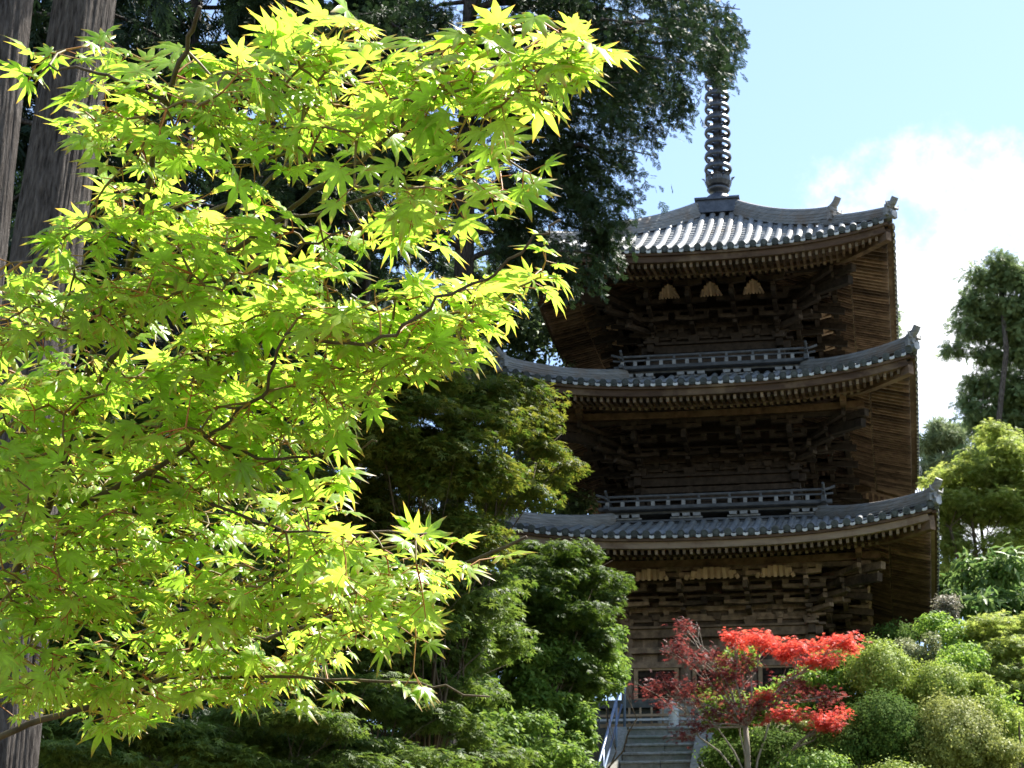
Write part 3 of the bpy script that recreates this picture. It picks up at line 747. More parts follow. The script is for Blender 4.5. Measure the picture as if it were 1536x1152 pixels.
# ------------------------------------------------------------------ leaf colours
L_CEDAR = leafmat('cypress_leaf', (.014, .030, .012), (.038, .068, .022), trf=.22, spec=.2)
L_CEDAR2 = leafmat('far_cypress_leaf', (.012, .026, .012), (.03, .055, .022), trf=.2, spec=.2)
L_BROAD = leafmat('evergreen_oak_leaf', (.05, .085, .03), (.13, .18, .06), trf=.38, spec=.4, rough=.4)
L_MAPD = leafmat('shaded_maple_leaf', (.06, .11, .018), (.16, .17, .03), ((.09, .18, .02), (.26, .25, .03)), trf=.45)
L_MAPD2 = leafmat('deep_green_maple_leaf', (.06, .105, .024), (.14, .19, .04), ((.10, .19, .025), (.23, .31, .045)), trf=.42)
L_SHRUB = leafmat('light_shrub_leaf', (.13, .24, .045), (.28, .39, .09), ((.24, .42, .05), (.44, .58, .10)), trf=.42, spec=.12)
L_MAPB = leafmat('bright_maple_leaf', (.20, .27, .075), (.36, .40, .13), ((.30, .41, .07), (.50, .54, .13)), trf=.52)
L_CONI = leafmat('conifer_leaf', (.09, .14, .055), (.20, .26, .10), trf=.35)
L_PINE = leafmat('pine_needle', (.15, .20, .09), (.28, .32, .16), trf=.3)
L_SASA = leafmat('bamboo_grass_leaf', (.07, .14, .035), (.20, .28, .08), trf=.4, spec=.4)
L_HEATH = leafmat('dry_flower_leaf', (.16, .17, .10), (.33, .29, .24), trf=.25)
L_GREY = leafmat('grey_green_leaf', (.14, .17, .07), (.28, .29, .14), trf=.3)
L_AZA = leafmat('azalea_leaf', (.17, .25, .045), (.36, .42, .10), ((.28, .4, .05), (.5, .58, .12)), trf=.35, spec=.12)
L_AZO = leafmat('olive_azalea_leaf', (.17, .20, .045), (.34, .36, .11), trf=.33, spec=.12)
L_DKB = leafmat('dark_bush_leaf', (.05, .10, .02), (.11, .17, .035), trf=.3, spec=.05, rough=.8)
L_SHRUB2 = leafmat('left_shrub_leaf', (.08, .155, .03), (.19, .28, .06), ((.15, .28, .035), (.30, .42, .07)), trf=.4, spec=.12)
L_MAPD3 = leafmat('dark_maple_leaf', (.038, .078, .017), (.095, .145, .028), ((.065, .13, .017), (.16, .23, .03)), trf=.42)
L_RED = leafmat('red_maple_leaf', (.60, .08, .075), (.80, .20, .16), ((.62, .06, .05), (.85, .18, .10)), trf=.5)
L_RED_SHADE = leafmat('red_maple_leaf_shade', (.10, .03, .036), (.20, .055, .055), ((.19, .035, .035), (.30, .075, .06)), trf=.45)  # copy of the red leaf with shade worked into its colour
L_FG = leafmat('spring_maple_leaf', (.22, .36, .05), (.42, .54, .10), ((.42, .72, .05), (.62, .88, .095)), trf=.62, rough=.36, spec=.4, tipc=(.5, .12, .05), mott=55)

# ------------------------------------------------------------------ cypresses on the left
def cypress(label, base, trad, ztop, zlow, reach, nb, nspray, size, lm, tips=None, lean=0., flare=1.25, rows=34, ring=40, group='tall cypresses on the left'):
    base = np.array([base[0], base[1], float(terrain(base[0], base[1]))-.1]); r = empty('cypress_tree', base, label, 'tree', group)
    ph = rng.random(12)*6.28
    t = MB(); zs = np.linspace(base[2], ztop, rows); P = [(base[0]+lean*(z-base[2])+.03*math.sin(z*.7+ph[0]), base[1]+.03*math.sin(z*.9+ph[1]), z) for z in zs]
    f = np.linspace(0, 1, rows); rad = trad*(1-.8*f**1.3)*(1+(flare-1)*np.exp(-f*26))
    h = (ztop-base[2])/rows
    def wob(i, j):
        a = 6.2832*j/ring; z = i*h
        return (1+.045*math.sin(3*a+ph[2]+z*.12)+.03*math.sin(5*a+ph[3]-z*.1)
                + .035*abs(math.sin(9.5*a+1.3*math.sin(z*.8+ph[5])+ph[4]))+.03*abs(math.sin(17*a+1.7*math.sin(z*1.3+3*a+ph[6])+ph[7]))+.012*math.sin(z*5+7*a))
    t.tube(P, rad, ring, wob=wob)
    t.build('trunk', BARK_C, r, smooth=False)
    lb = MB(); C = []; D = []
    tr = []
    if tips is None:
        for i in range(nb):
            z = zlow+(ztop-zlow)*(i+rng.random())/nb; a = rng.random()*6.28; rr = reach*(1-.75*(z-zlow)/(ztop-zlow))*rng.uniform(.7, 1.1)
            tr.append((np.array([base[0]+rr*math.cos(a), base[1]+rr*math.sin(a), z-.28*rr]), z))
    else: tr = [(np.array(q), q[2]+rng.uniform(.2, .9)) for q in tips]
    for tip, z in tr:
        z = min(z, ztop-.2); s0 = np.array([base[0]+lean*(z-base[2]), base[1], z]); L = np.linalg.norm(tip-s0)
        path = sag_path(s0, tip, 8, .10); lb.tube(path, np.linspace(.035+.008*L, .008, 8), 5, cap=False)
        m_ = max(4, int(nspray/len(tr))); tt = rng.uniform(.18, 1.0, m_)**.8
        q = np.array([np.array(path)[min(6, int(x*7))]*(1-(x*7-min(6, int(x*7))))+np.array(path)[min(7, min(6, int(x*7))+1)]*(x*7-min(6, int(x*7))) for x in tt])
        dr = nrm(tip-s0); sd = nrm(np.cross(dr, [0, 0, 1.])); wd = .16*L*(1.15-tt)+.12
        k = rng.normal(size=m_); hang = rng.random(m_)**1.5*(.32+.09*L)
        # sprays gather in drooping fingers
        k = np.round(k*2.2)/2.2+rng.normal(size=m_)*.10
        C.append(q+sd*(k*wd)[:, None]-np.array([0, 0, 1.])*(hang+.10*np.abs(k)*wd)[:, None]); D.append(dr*.55+sd*np.sign(k)[:, None]*.45-np.array([0, 0, 1.])*(.5+rng.random(m_)*.6)[:, None])
    lb.build('limb', BARK_C, r, smooth=True)
    C = np.concatenate(C); D = np.concatenate(D); keep = noise3(C, 1.9, ph[8]) > .0+.08*rng.normal(size=len(C)); C, D = C[keep], D[keep]; n = len(C)
    N = nrm(rng.normal(size=(n, 3))+np.array([0, 0, .5])); H = nrm(D+rng.normal(size=(n, 3))*.4)
    V, F, A, tp = scatter_leaves(SPR, C, H, N, size*rng.uniform(.55, 1.25, n), rng.random(n))
    tri_mesh('crown', V, F, A, lm, r); return r
tipD = [(1118, 30), (1122, 55), (1108, 92), (1085, 60), (1098, 95), (1050, 150), (1030, 110), (995, 215), (1035, 165), (960, 270), (990, 250), (945, 320), (905, 400), (938, 385), (925, 350), (870, 430), (800, 420), (770, 300), (900, 300),
        (760, 190), (830, 150), (900, 80), (980, 50), (1010, 60), (950, 140), (960, 200), (700, 100), (600, 60), (560, 150), (620, 250), (1000, -40), (1090, -50), (900, -80), (760, -60), (640, -70), (520, 30), (540, 260), (520, 350), (640, 350), (740, 440), (840, 50), (1060, 20), (1070, 80)]
cypress('tall dark cypress with drooping sprays hanging left of the pagoda spire', W(692, 450, 30)[:2], .22, 24, 10, 0, 0, 68000, .17, L_CEDAR, tips=[W(a-8, b-16, rng.uniform(28.3, 32)) for a, b in tipD])
cypress('broad grey fluted cypress trunk behind the upper left maple leaves', W(120, 0, 16)[:2], .30, 26, 11, 3.2, 34, 3500, .42, L_CEDAR, rows=190, ring=150)
cypress('grey cypress trunk cut by the left edge of the photo', W(12, 0, 14)[:2], .24, 24, 10.5, 2.6, 30, 2000, .5, L_CEDAR, rows=190, ring=150)
cypress('slim cypress with a thin pale trunk behind the maple branch tips', W(548, 430, 32)[:2], .12, 20, 13, 2.2, 30, 12000, .32, L_CEDAR)
cypress('cypress with a mid grey trunk showing through the middle of the maple', W(376, 500, 30)[:2], .20, 21, 12, 2.4, 34, 12000, .32, L_CEDAR)
for k, (px, d, zl) in enumerate(((240, 33, 5), (60, 30, 5), (440, 37, 7), (540, 41, 7), (-80, 28, 5), (330, 45, 8), (130, 44, 8))):
    cypress('dark cypress of the dense wood behind the maple, its crown lost among its neighbours', W(px, 600, d)[:2], .2, 27, zl, 3.4, 70, 14000, .5, L_CEDAR2, group='cypresses of the wood behind the maple')

# ------------------------------------------------------------------ left middle ground
def pp(*l): return pads_px(l)
woody('evergreen_tree', 'leafy evergreen tree with sky glints behind the left tip of the middle roof', 'tree', (-5.2, 1.5, 8), pp((790, 540, 50, 75, 55, 1.4), (745, 480, 50, 70, 55, 1.4), (835, 500, 50.5, 45, 45, 1.2), (800, 640, 50, 70, 60, 1.4), (760, 720, 50, 80, 60, 1.4), (845, 700, 50, 42, 55, 1.2), (715, 600, 49, 60, 70, 1.3), (790, 440, 50, 55, 35, 1.2), (845, 780, 49.5, 50, 40, 1.2), (700, 450, 49, 60, 70, 1.3)), 21000, RH, .16, L_BROAD, BARK_C, trad=.16, gap=-.05, gs=3.2)
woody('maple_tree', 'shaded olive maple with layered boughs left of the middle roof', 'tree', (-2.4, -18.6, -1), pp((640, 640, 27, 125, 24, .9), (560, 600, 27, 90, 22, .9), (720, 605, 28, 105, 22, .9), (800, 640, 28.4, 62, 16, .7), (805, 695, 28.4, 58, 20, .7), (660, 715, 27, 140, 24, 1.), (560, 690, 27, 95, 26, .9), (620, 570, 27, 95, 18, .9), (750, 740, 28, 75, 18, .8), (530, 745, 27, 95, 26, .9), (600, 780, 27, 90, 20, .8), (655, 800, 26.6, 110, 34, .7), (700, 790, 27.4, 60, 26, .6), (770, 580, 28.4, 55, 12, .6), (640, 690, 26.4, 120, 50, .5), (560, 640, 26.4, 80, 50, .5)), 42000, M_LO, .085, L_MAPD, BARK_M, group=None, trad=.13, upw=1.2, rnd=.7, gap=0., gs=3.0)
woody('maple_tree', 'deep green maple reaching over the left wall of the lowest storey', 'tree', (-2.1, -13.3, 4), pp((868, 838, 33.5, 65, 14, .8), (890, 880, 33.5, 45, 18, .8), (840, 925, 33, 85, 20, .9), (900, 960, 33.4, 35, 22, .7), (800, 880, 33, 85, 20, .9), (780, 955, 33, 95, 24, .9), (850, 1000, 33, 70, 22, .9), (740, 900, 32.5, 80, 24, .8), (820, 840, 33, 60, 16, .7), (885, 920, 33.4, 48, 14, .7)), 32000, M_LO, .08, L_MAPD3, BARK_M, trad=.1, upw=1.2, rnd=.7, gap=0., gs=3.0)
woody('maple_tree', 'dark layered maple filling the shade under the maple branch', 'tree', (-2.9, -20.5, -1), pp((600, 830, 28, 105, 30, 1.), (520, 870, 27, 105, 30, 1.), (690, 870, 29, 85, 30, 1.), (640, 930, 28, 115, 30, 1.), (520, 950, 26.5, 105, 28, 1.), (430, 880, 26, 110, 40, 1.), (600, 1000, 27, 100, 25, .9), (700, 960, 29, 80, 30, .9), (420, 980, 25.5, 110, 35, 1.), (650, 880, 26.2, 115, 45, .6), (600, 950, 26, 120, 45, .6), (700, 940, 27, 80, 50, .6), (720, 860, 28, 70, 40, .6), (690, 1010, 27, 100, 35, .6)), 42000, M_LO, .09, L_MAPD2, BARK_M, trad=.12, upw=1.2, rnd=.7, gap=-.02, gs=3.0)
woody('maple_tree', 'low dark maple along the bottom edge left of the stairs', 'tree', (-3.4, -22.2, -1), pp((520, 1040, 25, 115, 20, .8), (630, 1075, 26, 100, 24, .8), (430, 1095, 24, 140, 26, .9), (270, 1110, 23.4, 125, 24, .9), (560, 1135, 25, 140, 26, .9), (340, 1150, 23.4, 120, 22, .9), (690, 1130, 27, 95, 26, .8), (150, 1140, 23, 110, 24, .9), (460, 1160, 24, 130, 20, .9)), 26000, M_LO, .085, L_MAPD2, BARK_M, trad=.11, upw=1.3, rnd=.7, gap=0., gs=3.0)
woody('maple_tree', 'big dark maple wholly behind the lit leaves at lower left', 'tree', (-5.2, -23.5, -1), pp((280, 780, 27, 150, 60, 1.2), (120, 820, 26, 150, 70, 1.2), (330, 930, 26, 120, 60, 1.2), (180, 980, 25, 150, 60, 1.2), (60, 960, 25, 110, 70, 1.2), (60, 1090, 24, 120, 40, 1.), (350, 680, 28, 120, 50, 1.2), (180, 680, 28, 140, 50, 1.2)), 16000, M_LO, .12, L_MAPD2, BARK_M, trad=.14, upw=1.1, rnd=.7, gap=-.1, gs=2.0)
for lab, bx, by, pds, n in (
    ('bright leafy shrub lit by the sun just left of the stair handrail', -1.75, -9.6, ((890, 1000, 34.4, 42, 26, .5), (926, 1000, 35.4, 14, 22, .4), (915, 965, 35.4, 22, 22, .4), (905, 1030, 34.4, 26, 20, .4), (880, 960, 34.6, 35, 16, .5), (868, 1045, 34, 35, 22, .5)), 4200),
    ('pale green shrub spreading beside the foot of the handrail', -2.05, -12.4, ((840, 1062, 32.6, 55, 22, .6), (870, 1100, 32.4, 32, 28, .5), (800, 1050, 32.4, 45, 22, .6), (850, 1130, 32, 45, 26, .6)), 5200),
    ('layered light green shrub between the dark maple and the handrail shrubs', -2.4, -14.4, ((770, 1085, 31, 75, 26, .8), (720, 1040, 31, 65, 24, .7), (800, 1125, 31, 60, 26, .7), (740, 1130, 30.4, 70, 26, .8)), 6500),
    ('grey green shrub standing tall between the dark maples and the pagoda wall', -2.6, -12.0, ((700, 930, 33.6, 90, 50, 1.), (800, 930, 34.4, 80, 50, 1.), (850, 1000, 34.8, 60, 40, .8), (760, 1010, 33.6, 90, 50, .9)), 14000),
    ('yellow green shrub below the deep green maple, topmost of its slope', -2.2, -12.7, ((720, 985, 32, 60, 22, .7), (790, 1000, 32.4, 55, 20, .6), (680, 1010, 31.6, 50, 22, .6), (830, 985, 32.6, 45, 16, .6)), 5200)):
    woody('leafy_shrub', lab, 'shrub', (bx, by, 6), pads_px(pds), int(n*1.5), RH, .10, L_DKB if 'grey green' in lab else L_SHRUB2, BARK_M, group='light green shrubs left of the stairs', trad=.035, stems=3, upw=.8, rnd=.8, gap=0., gs=4.0)

# ------------------------------------------------------------------ red maple by the stairs
def red_maple():
    br = pads_px(((1140, 962, 33, 42, 9, .5), (1200, 972, 33, 48, 11, .5), (1268, 962, 33, 38, 8, .45), (1100, 958, 33, 14, 7, .3), (1175, 1074, 32, 34, 6, .35), (1232, 1086, 32, 38, 8, .4), (1262, 1072, 32, 15, 6, .3), (1150, 1044, 32.4, 18, 4, .3), (1225, 992, 32.8, 40, 7, .4)))
    dk = pads_px(((1030, 940, 33.4, 22, 10, .4), (1015, 975, 33.3, 30, 10, .5), (985, 1028, 33.2, 42, 10, .5), (1040, 1035, 33, 48, 11, .5), (1090, 1022, 33, 42, 12, .5), (1062, 990, 33.2, 36, 10, .5), (1110, 1000, 33, 44, 14, .5), (1195, 1032, 32.6, 50, 9, .5), (1085, 1066, 32.6, 52, 9, .5), (1140, 1050, 32.6, 40, 10, .4), (1010, 1052, 33, 40, 7, .4), (1020, 1106, 32.4, 28, 5, .3), (1240, 1045, 32.6, 40, 8, .4), (1050, 1090, 32.4, 40, 7, .4)))  # boughs whose leaves carry shade as a darker colour
    b0 = np.array([1.40, -11.45, float(terrain(1.40, -11.45))-.05]); r = empty('red_maple', b0, 'small japanese maple with scarlet leaves, shade painted in as maroon on its left, right of the stone stairway', 'tree')
    t = MB(); fk = W(1118, 1090, 32.8); P = trunk_path(b0, fk, 7); t.tube(P, np.linspace(.075, .045, 7), 9)
    t2 = W(1158, 1040, 32.8); t.tube([fk]+sag_path(fk, t2, 5)[1:], np.linspace(.04, .02, 5), 8); t.build('trunk', BARK_P, r, smooth=True)
    lb = MB()
    for c, rad in br+dk:
        s0 = P[3] if rng.random() < .3 else (fk if c[0] < fk[0]+.3 else t2*.5+fk*.5)
        Q = sag_path(s0, c, 7, .06); lb.tube(Q, np.linspace(.022, .008, 7), 6)
        for j in range(6): e = c+rnd_unit(1)[0]*np.array(rad)*.9; lb.tube(sag_path(Q[3+j % 4], e, 4, .05), np.linspace(.008, .003, 4), 4)
    lb.build('limb', BARK_P, r, smooth=True)
    P, D = pad_points(split_pads(br, 10), 3500, .9, .12, 7., .5); leaves('crown', P+rng.normal(size=P.shape)*.035, D, M_LO, .066, L_RED, r, upw=1.5, rnd=.9)
    P, D = pad_points(split_pads(dk, 10), 3300, .9, .15, 7., .5); o = leaves('crown', P+rng.normal(size=P.shape)*.05, D, M_LO, .066, L_RED_SHADE, r, upw=1.5, rnd=.9); o['label'] = 'red leaves on the left side with shade painted in as maroon'
red_maple()

# ------------------------------------------------------------------ right hand slope and trees
def bush(name, label, px, py, d, rx, ry, rz, n, size, lm, T=RH, shell=.24, group='clipped bushes on the right slope', more=(), gap=-.35, **kw):
    pds = pads_px(((px, py, d, rx, ry, rz),)+tuple(more)); c = pds[0][0]
    base = (c[0], c[1], float(terrain(c[0], c[1])))
    return woody(name, label, 'bush', base, pds, n, T, size, lm, BARK_M, group=group, trad=.05, shell=shell, gap=gap, gs=6., stems=3, split=(0 if shell < .3 else 8), rough=(.42 if shell < .3 else .3), **kw)
G = 'clipped bushes on the right slope'
bush('azalea_bush', 'large rounded azalea right of the scarlet leaves under the pagoda corner', 1322, 1014, 34.2, 54, 49, .6, 19000, .05, L_AZA, outw=1.2, rnd=.9)
bush('azalea_bush', 'smaller domed azalea just right of the large rounded one', 1410, 1034, 33.8, 42, 38, .5, 12000, .05, L_AZA, outw=1.2, rnd=.9)
bush('azalea_bush', 'olive sloping azalea at the lower right with brownish tips', 1432, 1112, 32.2, 72, 64, .8, 24000, .05, L_AZO, outw=1.2, rnd=.9)
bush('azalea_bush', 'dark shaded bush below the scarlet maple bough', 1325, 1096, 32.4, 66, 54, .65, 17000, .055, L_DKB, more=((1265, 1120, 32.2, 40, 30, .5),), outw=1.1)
bush('azalea_bush', 'bright little bush at the bottom edge right of the maple trunk', 1215, 1158, 31.4, 56, 28, .45, 8000, .06, L_SHRUB, outw=1.)
bush('azalea_bush', 'yellowish dome rising from the bottom edge below the dark bush', 1345, 1172, 31.2, 58, 26, .45, 8000, .05, L_AZA, outw=1.2)
bush('leafy_shrub', 'green feathery shrub between the scarlet bough and the large azalea', 1245, 1018, 34.6, 46, 30, .5, 8000, .075, L_SHRUB, more=((1205, 1030, 34.6, 36, 24, .4), (1275, 985, 35, 24, 16, .3)), shell=.4)
bush('leafy_shrub', 'green shrub behind the red maple leaves painted maroon for shade at the right of the stair head', 1076, 1022, 35.2, 24, 26, .35, 3600, .075, L_SHRUB, shell=.4, more=((1110, 985, 35.6, 30, 14, .4),))
bush('leafy_shrub', 'mid green shrub at the right kerb of the stone stairway', 1092, 1090, 34.2, 40, 40, .45, 8500, .075, L_SHRUB, shell=.35, more=((1150, 1075, 34, 36, 30, .4),))
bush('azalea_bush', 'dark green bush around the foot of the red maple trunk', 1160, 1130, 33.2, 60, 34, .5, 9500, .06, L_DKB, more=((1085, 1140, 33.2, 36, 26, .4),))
bush('leafy_shrub', 'grey green shrub with dry tips against the corner of the lowest roof', 1358, 978, 36.6, 36, 24, .5, 6500, .06, L_GREY, shell=.4, more=((1390, 985, 36.4, 26, 22, .4),))
bush('flowering_shrub', 'dry pinkish grey shrub beside the corner of the lowest roof', 1418, 918, 40.5, 20, 20, .4, 3000, .06, L_HEATH, shell=.5, group=None)
bush('leafy_shrub', 'tall green shrub with dark gaps right of the pagoda corner', 1425, 962, 37.4, 42, 36, .6, 9000, .08, L_SHRUB, shell=.4, more=((1450, 1000, 37, 30, 25, .5), (1400, 1000, 37, 22, 18, .4)), gap=-.05)
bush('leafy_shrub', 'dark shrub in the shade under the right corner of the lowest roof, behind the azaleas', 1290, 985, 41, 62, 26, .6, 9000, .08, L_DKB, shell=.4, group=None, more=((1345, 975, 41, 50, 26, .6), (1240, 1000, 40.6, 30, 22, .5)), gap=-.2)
bush('azalea_bush', 'pale leafy bush at the right edge above the bottom corner', 1500, 1080, 33.6, 52, 36, .5, 9000, .06, L_AZA, shell=.3, gap=-.1, more=((1470, 1045, 34, 40, 22, .4),))
bush('azalea_bush', 'low olive bush in the bottom right corner', 1505, 1150, 31.6, 50, 30, .45, 8000, .055, L_AZO, shell=.3)
F2 = 'leafy shrubs filling the right slope'
for lab, px, py, d, rx, ry, n, lm in (
    ('fresh green shrub between the two rounded azaleas', 1378, 1062, 34.6, 40, 40, 7000, L_SHRUB),
    ('bushy light green shrub right of the smaller domed azalea', 1455, 1052, 34.2, 46, 34, 9000, L_SHRUB),
    ('dark leafy shrub under the large rounded azalea, left of the dark bush', 1262, 1062, 34.6, 48, 34, 8000, L_DKB),
    ('dense pale shrub behind the smaller domed azalea', 1440, 1008, 35.4, 44, 34, 8500, L_SHRUB),
    ('mottled green shrub in the lower right behind the olive bush', 1492, 1108, 33.6, 50, 38, 9000, L_AZA),
    ('thin olive shrub directly right of the red maple foot', 1225, 1100, 33.6, 44, 34, 7000, L_AZO)):
    bush('leafy_shrub', lab, px, py, d, rx, ry, .55, n, .065, lm, shell=.4, group=F2, gap=-.1)
woody('maple_tree', 'yellow green maple lit by the sun at the right edge above the bushes', 'tree', (5.6, -8.5, 8), pp((1490, 945, 37, 48, 13, .7), (1530, 975, 37, 45, 14, .7), (1480, 985, 36.6, 42, 12, .7), (1515, 1015, 36.4, 50, 13, .7), (1540, 940, 37.4, 35, 12, .6), (1470, 1015, 36.4, 34, 10, .5), (1535, 1045, 36, 40, 12, .6), (1500, 970, 37, 50, 40, .7), (1480, 1040, 36, 40, 20, .6)), 19000, M_LO, .075, L_MAPB, BARK_M, trad=.03, stems=3, upw=1.2, rnd=.8, gap=.0, gs=4.)
woody('maple_tree', 'bright fresh green maple with fanning dark stems right of the pagoda roofs', 'tree', (5.9, 3.3, 11), pp((1470, 705, 48, 55, 17, 1.), (1525, 685, 48, 42, 18, 1.), (1412, 745, 48, 42, 17, .9), (1462, 765, 48, 66, 18, 1.), (1522, 765, 48, 48, 22, 1.), (1395, 785, 48, 30, 15, .8), (1432, 812, 48, 46, 15, .9), (1502, 822, 48, 56, 18, 1.), (1555, 725, 48, 40, 25, 1.), (1500, 655, 48.4, 36, 12, .8), (1340, 757, 52, 55, 8, .8), (1400, 725, 49, 30, 10, .7), (1560, 800, 48, 40, 30, 1.), (1425, 845, 48, 34, 10, .7), (1450, 735, 48.5, 70, 40, 1.2), (1510, 740, 48.5, 60, 60, 1.2), (1420, 775, 48.5, 50, 40, 1.)), 30000, M_LO, .11, L_MAPB, BARK_M, trad=.11, stems=5, upw=1.1, rnd=.8, gap=.02, gs=3., fork=W(1462, 815, 48))
woody('evergreen_tree', 'dark evergreen beyond the right corner of the lowest roof', 'tree', (6.3, 7, 11), pp((1422, 885, 52, 40, 22, 1.), (1470, 880, 52, 45, 22, 1.), (1530, 870, 52, 50, 28, 1.), (1395, 900, 52, 30, 25, 1.)), 6500, RH, .16, L_DKB, BARK_C, trad=.12, gap=-.1)
bush('bamboo_grass', 'bamboo grass with long narrow leaves at the right edge below the fresh green maple', 1465, 878, 42, 36, 30, .6, 2600, .26, L_SASA, T=RHN, shell=.5, group=None, more=((1512, 868, 42, 38, 28, .6), (1530, 905, 41.4, 40, 26, .6), (1480, 915, 41, 44, 22, .6), (1440, 905, 41.4, 22, 18, .5)), gap=-.1, droop=.6)
woody('conifer_tree', 'tall open conifer against white cloud at the right edge', 'tree', (7.6, 15.4, 12), pp((1500, 405, 62, 33, 18, .8), (1472, 425, 62, 31, 16, .7), (1532, 420, 62, 39, 20, .8), (1460, 452, 62, 23, 11, .6), (1490, 462, 62, 46, 18, .8), (1535, 470, 62, 45, 23, .9), (1468, 492, 62, 33, 13, .7), (1508, 505, 62, 46, 16, .8), (1440, 526, 62, 26, 6, .5), (1482, 532, 62, 33, 11, .6), (1545, 530, 62, 44, 20, .9), (1462, 575, 62, 28, 11, .6), (1500, 572, 62, 44, 16, .8), (1455, 602, 62, 23, 6, .5), (1530, 602, 62, 46, 18, .9), (1485, 625, 62, 39, 18, .8), (1478, 660, 62, 33, 25, .8), (1510, 650, 62, 44, 25, .9), (1555, 650, 62, 44, 27, .9), (1470, 690, 61, 30, 18, .8), (1590, 460, 62, 52, 69, 1.2), (1590, 600, 62, 52, 69, 1.2)), 26000, SPR, .27, L_CONI, BARK_C, trad=.13, gap=.0, gs=3.4, split=11, fork=W(1500, 415, 62), rnd=.9)
woody('pine_tree', 'small pine with flat needle clumps beyond the middle roof corner', 'tree', (6.0, 27.7, 11), pp((1412, 648, 75, 30, 9, .9), (1392, 672, 75, 26, 8, .8), (1432, 666, 75, 20, 8, .8), (1408, 695, 75, 36, 9, .9), (1385, 715, 75, 22, 8, .8), (1438, 696, 75, 18, 8, .7)), 1700, TUFT, .36, L_PINE, BARK_C, trad=.16, gap=-.05, fork=W(1408, 668, 75))
woody('evergreen_tree', 'leafy tree peeping out beyond the right edge of the top roof', 'tree', (6.2, 20, 12), pp((1338, 475, 66, 10, 22, .8), (1330, 520, 66, 14, 30, .8), (1310, 500, 66, 24, 30, 1.)), 1500, SPR, .28, L_CONI, BARK_C, trad=.12)

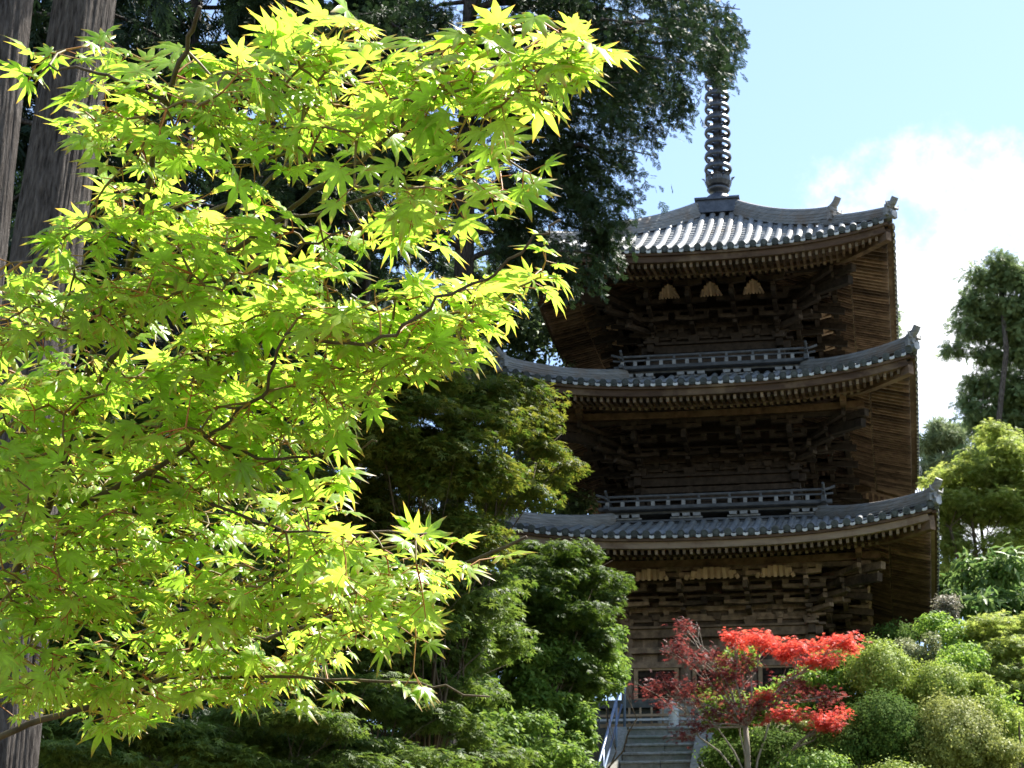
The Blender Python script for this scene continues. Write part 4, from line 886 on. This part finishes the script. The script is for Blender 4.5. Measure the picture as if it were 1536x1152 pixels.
# ------------------------------------------------------------------ foreground maple
def in_poly(pt, poly):
    x, y = pt; c = False; j = len(poly)-1
    for i in range(len(poly)):
        xi, yi = poly[i]; xj, yj = poly[j]
        if (yi > y) != (yj > y) and x < (xj-xi)*(y-yi)/(yj-yi)+xi: c = not c
        j = i
    return c
def front_maple():
    tilt = lambda py: .8*(min(py, 1150)-560)/1100     # lower boughs hang further back, so the sun reaches them
    base = CAM_P+RV*np.array([1, 1, 0])*-1.75+np.array([FV[0], FV[1], 0])*3.3; base[2] = -1.65
    r = empty('maple_tree', base, 'sunlit yellow green japanese maple spreading large over the left half of the view', 'tree')
    crown_fork = W(-330, 1190, 3.2+tilt(1150)); tb = MB(); P = trunk_path(base, crown_fork, 6, .05); tb.tube(P, np.linspace(.085, .05, 6), 12)
    tb.build('trunk', BARK_M, r, smooth=True)
    lines = [([(-330, 1190, 3.2), (-150, 1060, 3.2), (0, 900, 3.15), (60, 790, 3.1), (90, 690, 3.1), (125, 570, 3.1), (180, 430, 3.1), (210, 340, 3.05), (230, 235, 3.05), (250, 150, 3.0), (280, 75, 3.0), (300, 10, 3.0)], .020),
             ([(70, 781, 3.1), (155, 746, 3.0), (220, 711, 2.95), (300, 661, 2.9), (360, 616, 2.9), (400, 586, 2.85), (430, 500, 2.8)], .012),
             ([(-330, 1190, 3.2), (-120, 1150, 3.1), (0, 1101, 3.1), (90, 1071, 3.1), (175, 1046, 3.1), (250, 1016, 3.1), (325, 986, 3.1), (400, 956, 3.15), (475, 931, 3.2), (550, 911, 3.2), (640, 880, 3.2), (720, 835, 3.2), (790, 805, 3.2)], .018),
             ([(165, 450, 3.1), (240, 380, 3.2), (300, 325, 3.25), (380, 285, 3.3), (470, 220, 3.3), (560, 130, 3.3), (640, 80, 3.3)], .010),
             ([(110, 620, 3.1), (240, 460, 3.05), (320, 385, 3.0), (390, 350, 3.0), (450, 300, 3.0), (525, 250, 3.0), (600, 195, 3.0), (720, 110, 3.0), (850, 70, 3.0)], .012),
             ([(280, 422, 3.02), (350, 425, 2.95), (435, 380, 2.9), (520, 345, 2.9)], .007),
             ([(400, 345, 3.0), (430, 330, 3.05), (525, 305, 3.1), (625, 275, 3.1), (700, 260, 3.1), (800, 235, 3.1)], .007),
             ([(430, 500, 2.8), (525, 520, 2.75), (590, 500, 2.72), (660, 450, 2.7), (725, 420, 2.7), (800, 365, 2.68), (840, 330, 2.68)], .006),
             ([(250, 1016, 3.1), (420, 1015, 3.0), (560, 1020, 3.0), (650, 1030, 3.0), (735, 1045, 3.0)], .007),
             ([(300, 661, 2.9), (420, 690, 2.9), (520, 675, 2.9), (565, 662, 2.9)], .006),
             ([(220, 711, 2.95), (330, 760, 2.9), (430, 800, 2.9), (560, 800, 2.9), (640, 800, 2.95)], .006),
             ([(0, 900, 3.15), (120, 880, 3.2), (250, 840, 3.3), (380, 820, 3.3), (500, 760, 3.3)], .008),
             ([(60, 790, 3.1), (20, 680, 3.2), (10, 560, 3.3), (60, 450, 3.4), (110, 390, 3.4)], .009),
             ([(250, 150, 3.0), (180, 120, 3.0), (110, 100, 3.0), (60, 110, 3.0)], .006)]
    nodes = []; bm = MB()
    for pts, r0 in lines:
        Q = [W(p[0], p[1], p[2]+tilt(p[1])) for p in pts]; R_ = []
        for i in range(len(Q)-1):
            for t in np.linspace(0, 1, 5)[:-1]: R_.append(Q[i]*(1-t)+Q[i+1]*t)
        R_.append(Q[-1]); R_ = [R_[0]]+[(R_[i-1]+2*R_[i]+R_[i+1])/4+rng.normal(size=3)*.003 for i in range(1, len(R_)-1)]+[R_[-1]]
        bm.tube(R_, np.linspace(r0*.34, r0*.11, len(R_))+.0008, 8); nodes += R_[4:]
    poly = [(-40, 395), (60, 370), (130, 320), (165, 240), (150, 170), (190, 80), (250, -20), (480, -20), (540, 30), (620, 60), (700, 40), (770, -10), (850, 30), (905, 55), (860, 115), (790, 150), (735, 170), (825, 225), (800, 265), (720, 300), (650, 345), (560, 350), (500, 390), (510, 440), (560, 450), (680, 440), (750, 405), (835, 345), (850, 375), (820, 420), (740, 460), (690, 520), (620, 550), (560, 580), (500, 610), (540, 655), (480, 690), (520, 750), (470, 800), (560, 820), (640, 790), (730, 760), (800, 770), (825, 805), (740, 840), (680, 890), (600, 950), (600, 1000), (715, 1030), (620, 1045), (500, 1035), (400, 1060), (300, 1040), (180, 1080), (80, 1060), (-40, 1060)]
    poly2 = [(40, 135), (70, 40), (170, 70), (225, 140), (190, 175), (120, 185), (60, 160)]
    tg = []; sid = []; k = 0                    # leaves hang in flat sprays that climb to the right
    while len(tg) < 1130:
        q = np.array([rng.uniform(-80, 860), rng.uniform(0, 1100)])
        if len(tg) > 850: q = np.array([rng.uniform(-90, 330), rng.uniform(380, 1080)])
        a = math.radians(rng.normal(24, 13)); L = rng.uniform(110, 270)
        if q[1] > 820: a = math.radians(rng.normal(8, 9))
        d0 = rng.uniform(2.82, 3.27) if q[0] < 480 else rng.uniform(2.72, 3.1); hit = 0
        for t in np.arange(0, L, 23):
            p = q+t*np.array([math.cos(a), -math.sin(a)])+rng.normal(size=2)*np.array([5, 11])
            if in_poly(p, poly) or in_poly(p, poly2): tg.append((p[0], p[1], tilt(p[1])+d0+rng.normal()*.02)); sid.append(k); hit = 1
        k += hit
    for x0, x1, y0, y1, cnt in ((470, 745, 425, 620, 95), (470, 640, 770, 960, 45), (-40, 110, 560, 1065, 70)):
        c0 = len(tg)+cnt
        while len(tg) < c0:
            p = (rng.uniform(x0, x1), rng.uniform(y0, y1))
            if in_poly(p, poly): tg.append((p[0], p[1], tilt(p[1])+rng.uniform(2.75, 3.05))); sid.append(k); k += rng.random() < .15
    tone = rng.random(k+1); spn = rng.normal(size=(k+1, 3))
    # twigs: every new node joins the nearest older one
    nd_ = np.array(nodes); T = np.array([W(*q) for q in tg]); done = np.zeros(len(T), bool); par = np.zeros(len(T), int)
    dmin = np.linalg.norm(T[:, None]-nd_[None], axis=2); arg = dmin.argmin(1); dmin = dmin.min(1); allp = list(nd_); order = []
    for _ in range(len(T)):
        i = int(np.where(done, 9e9, dmin).argmin()); done[i] = True; par[i] = arg[i]; allp.append(T[i]); order.append((i, len(allp)-1))
        d2 = np.linalg.norm(T-T[i], axis=1)+.02; better = d2 < dmin; dmin = np.where(better, d2, dmin); arg = np.where(better, len(allp)-1, arg)
    tw = MB(); red = MB(); C = []; H = []; SI = []
    kids = np.zeros(len(allp), int)
    for i, k in order: kids[par[i]] += 1
    for i, k in order:
        a = allp[par[i]]; b_ = allp[k]; leaf_end = kids[k] == 0; L = np.linalg.norm(b_-a)
        path = [a, a*.5+b_*.5+np.array([0, 0, .04*L])+rng.normal(size=3)*.03*L, b_]
        (red if leaf_end else tw).tube(path, [.0017, .0013, .0009] if leaf_end else [.0023, .0018, .0014], 5, cap=False)
        dr = nrm(b_-a); sd = nrm(np.cross(dr, [0, 0, 1.]))
        for (t, sides) in ((.55, (-1, 1)), (1.0, (-1, 1, 0) if leaf_end else (-1, 1))):
            if t < 1 and L < .05: continue
            p = path[1] if t < 1 else b_
            for s_ in sides:
                if rng.random() < .08: continue
                h = nrm(dr*(.65 if s_ else 1)+sd*s_*.8+rng.normal(size=3)*.28-np.array([0, 0, .25])); pl = rng.uniform(.018, .034)
                C.append(p+h*pl); H.append(h); SI.append(sid[i]); red.tube([p, p+h*pl], [.0009, .0007], 4, cap=False)
    C = np.array(C); H = np.array(H); n = len(C)
    SI = np.array(SI); N = nrm(np.array([0, 0, 1.])*.75-FV*.35+SUN*.25+spn[SI]*.24+rng.normal(size=(n, 3))*.33)
    H = nrm(H-np.array([0, 0, .30])+rng.normal(size=(n, 3))*.15)
    S = .046*rng.uniform(.5, 1.3, n); val = np.clip(.55*rng.random(n)+.45*tone[SI], 0, 1)
    V, F, A, tp = scatter_leaves(M_HI, C, H, N, S, val)
    V += rng.normal(size=V.shape)*.0006
    lo = tri_mesh('leaves', V, F, A, L_FG, r, tip=tp); nv = len(M_HI[0]); vt = np.zeros(nv); vt[0] = 1
    for q in range(nv):
        x, y, z = M_HI[0][q]
        if z > .03 or M_HI[2][q] == 1: vt[q] = 1
    a = lo.data.attributes.new('vein', 'FLOAT', 'POINT'); a.data.foreach_set('value', np.tile(vt, n).astype(np.float32))
    n0 = len(bm.f); bm.add(tw.v, tw.f); two_mats(bm.build('limb', BARK_M, r, smooth=True), n0, TWIG); red.build('leaf_stalk', TWIG_R, r, smooth=True)
    print('front leaves', n)
front_maple()

# ------------------------------------------------------------------ plants carpeting the slope
def carpet():
    n = 60000; x = rng.uniform(-9, 11, n); y = rng.uniform(-20, 6, n)
    keep = ((x < -1.75) | (x > .5) | (y > -6)) & ~((np.abs(x) < 3.5) & (np.abs(y) < 3.5)) & ~((x > -2.4) & (x < 1.2) & (y > -7.5) & (y < -3.3))
    x, y = x[keep], y[keep]; n = len(x); z = terrain(x, y)
    h = (.10+.30*rng.random(n))*(1+.8*np.sin(x*2.1+y*1.3)*np.sin(y*2.7-x))
    P = np.stack([x, y, z+np.maximum(.02, h)], 1); D = np.tile([0, 0, 1.], (n, 1))+rng.normal(size=(n, 3))*.4
    N = nrm(D); H = nrm(rng.normal(size=(n, 3))+np.array([0, 0, .3]))
    V, F, A, t = scatter_leaves(RH, P, H, N, .13*rng.uniform(.6, 1.3, n), rng.random(n))
    o = tri_mesh('ground_cover', V, F, A, L_SHRUB); tag(o, 'green leafy ground cover growing over the slope between the bushes', 'ground cover', kind='stuff')
carpet()
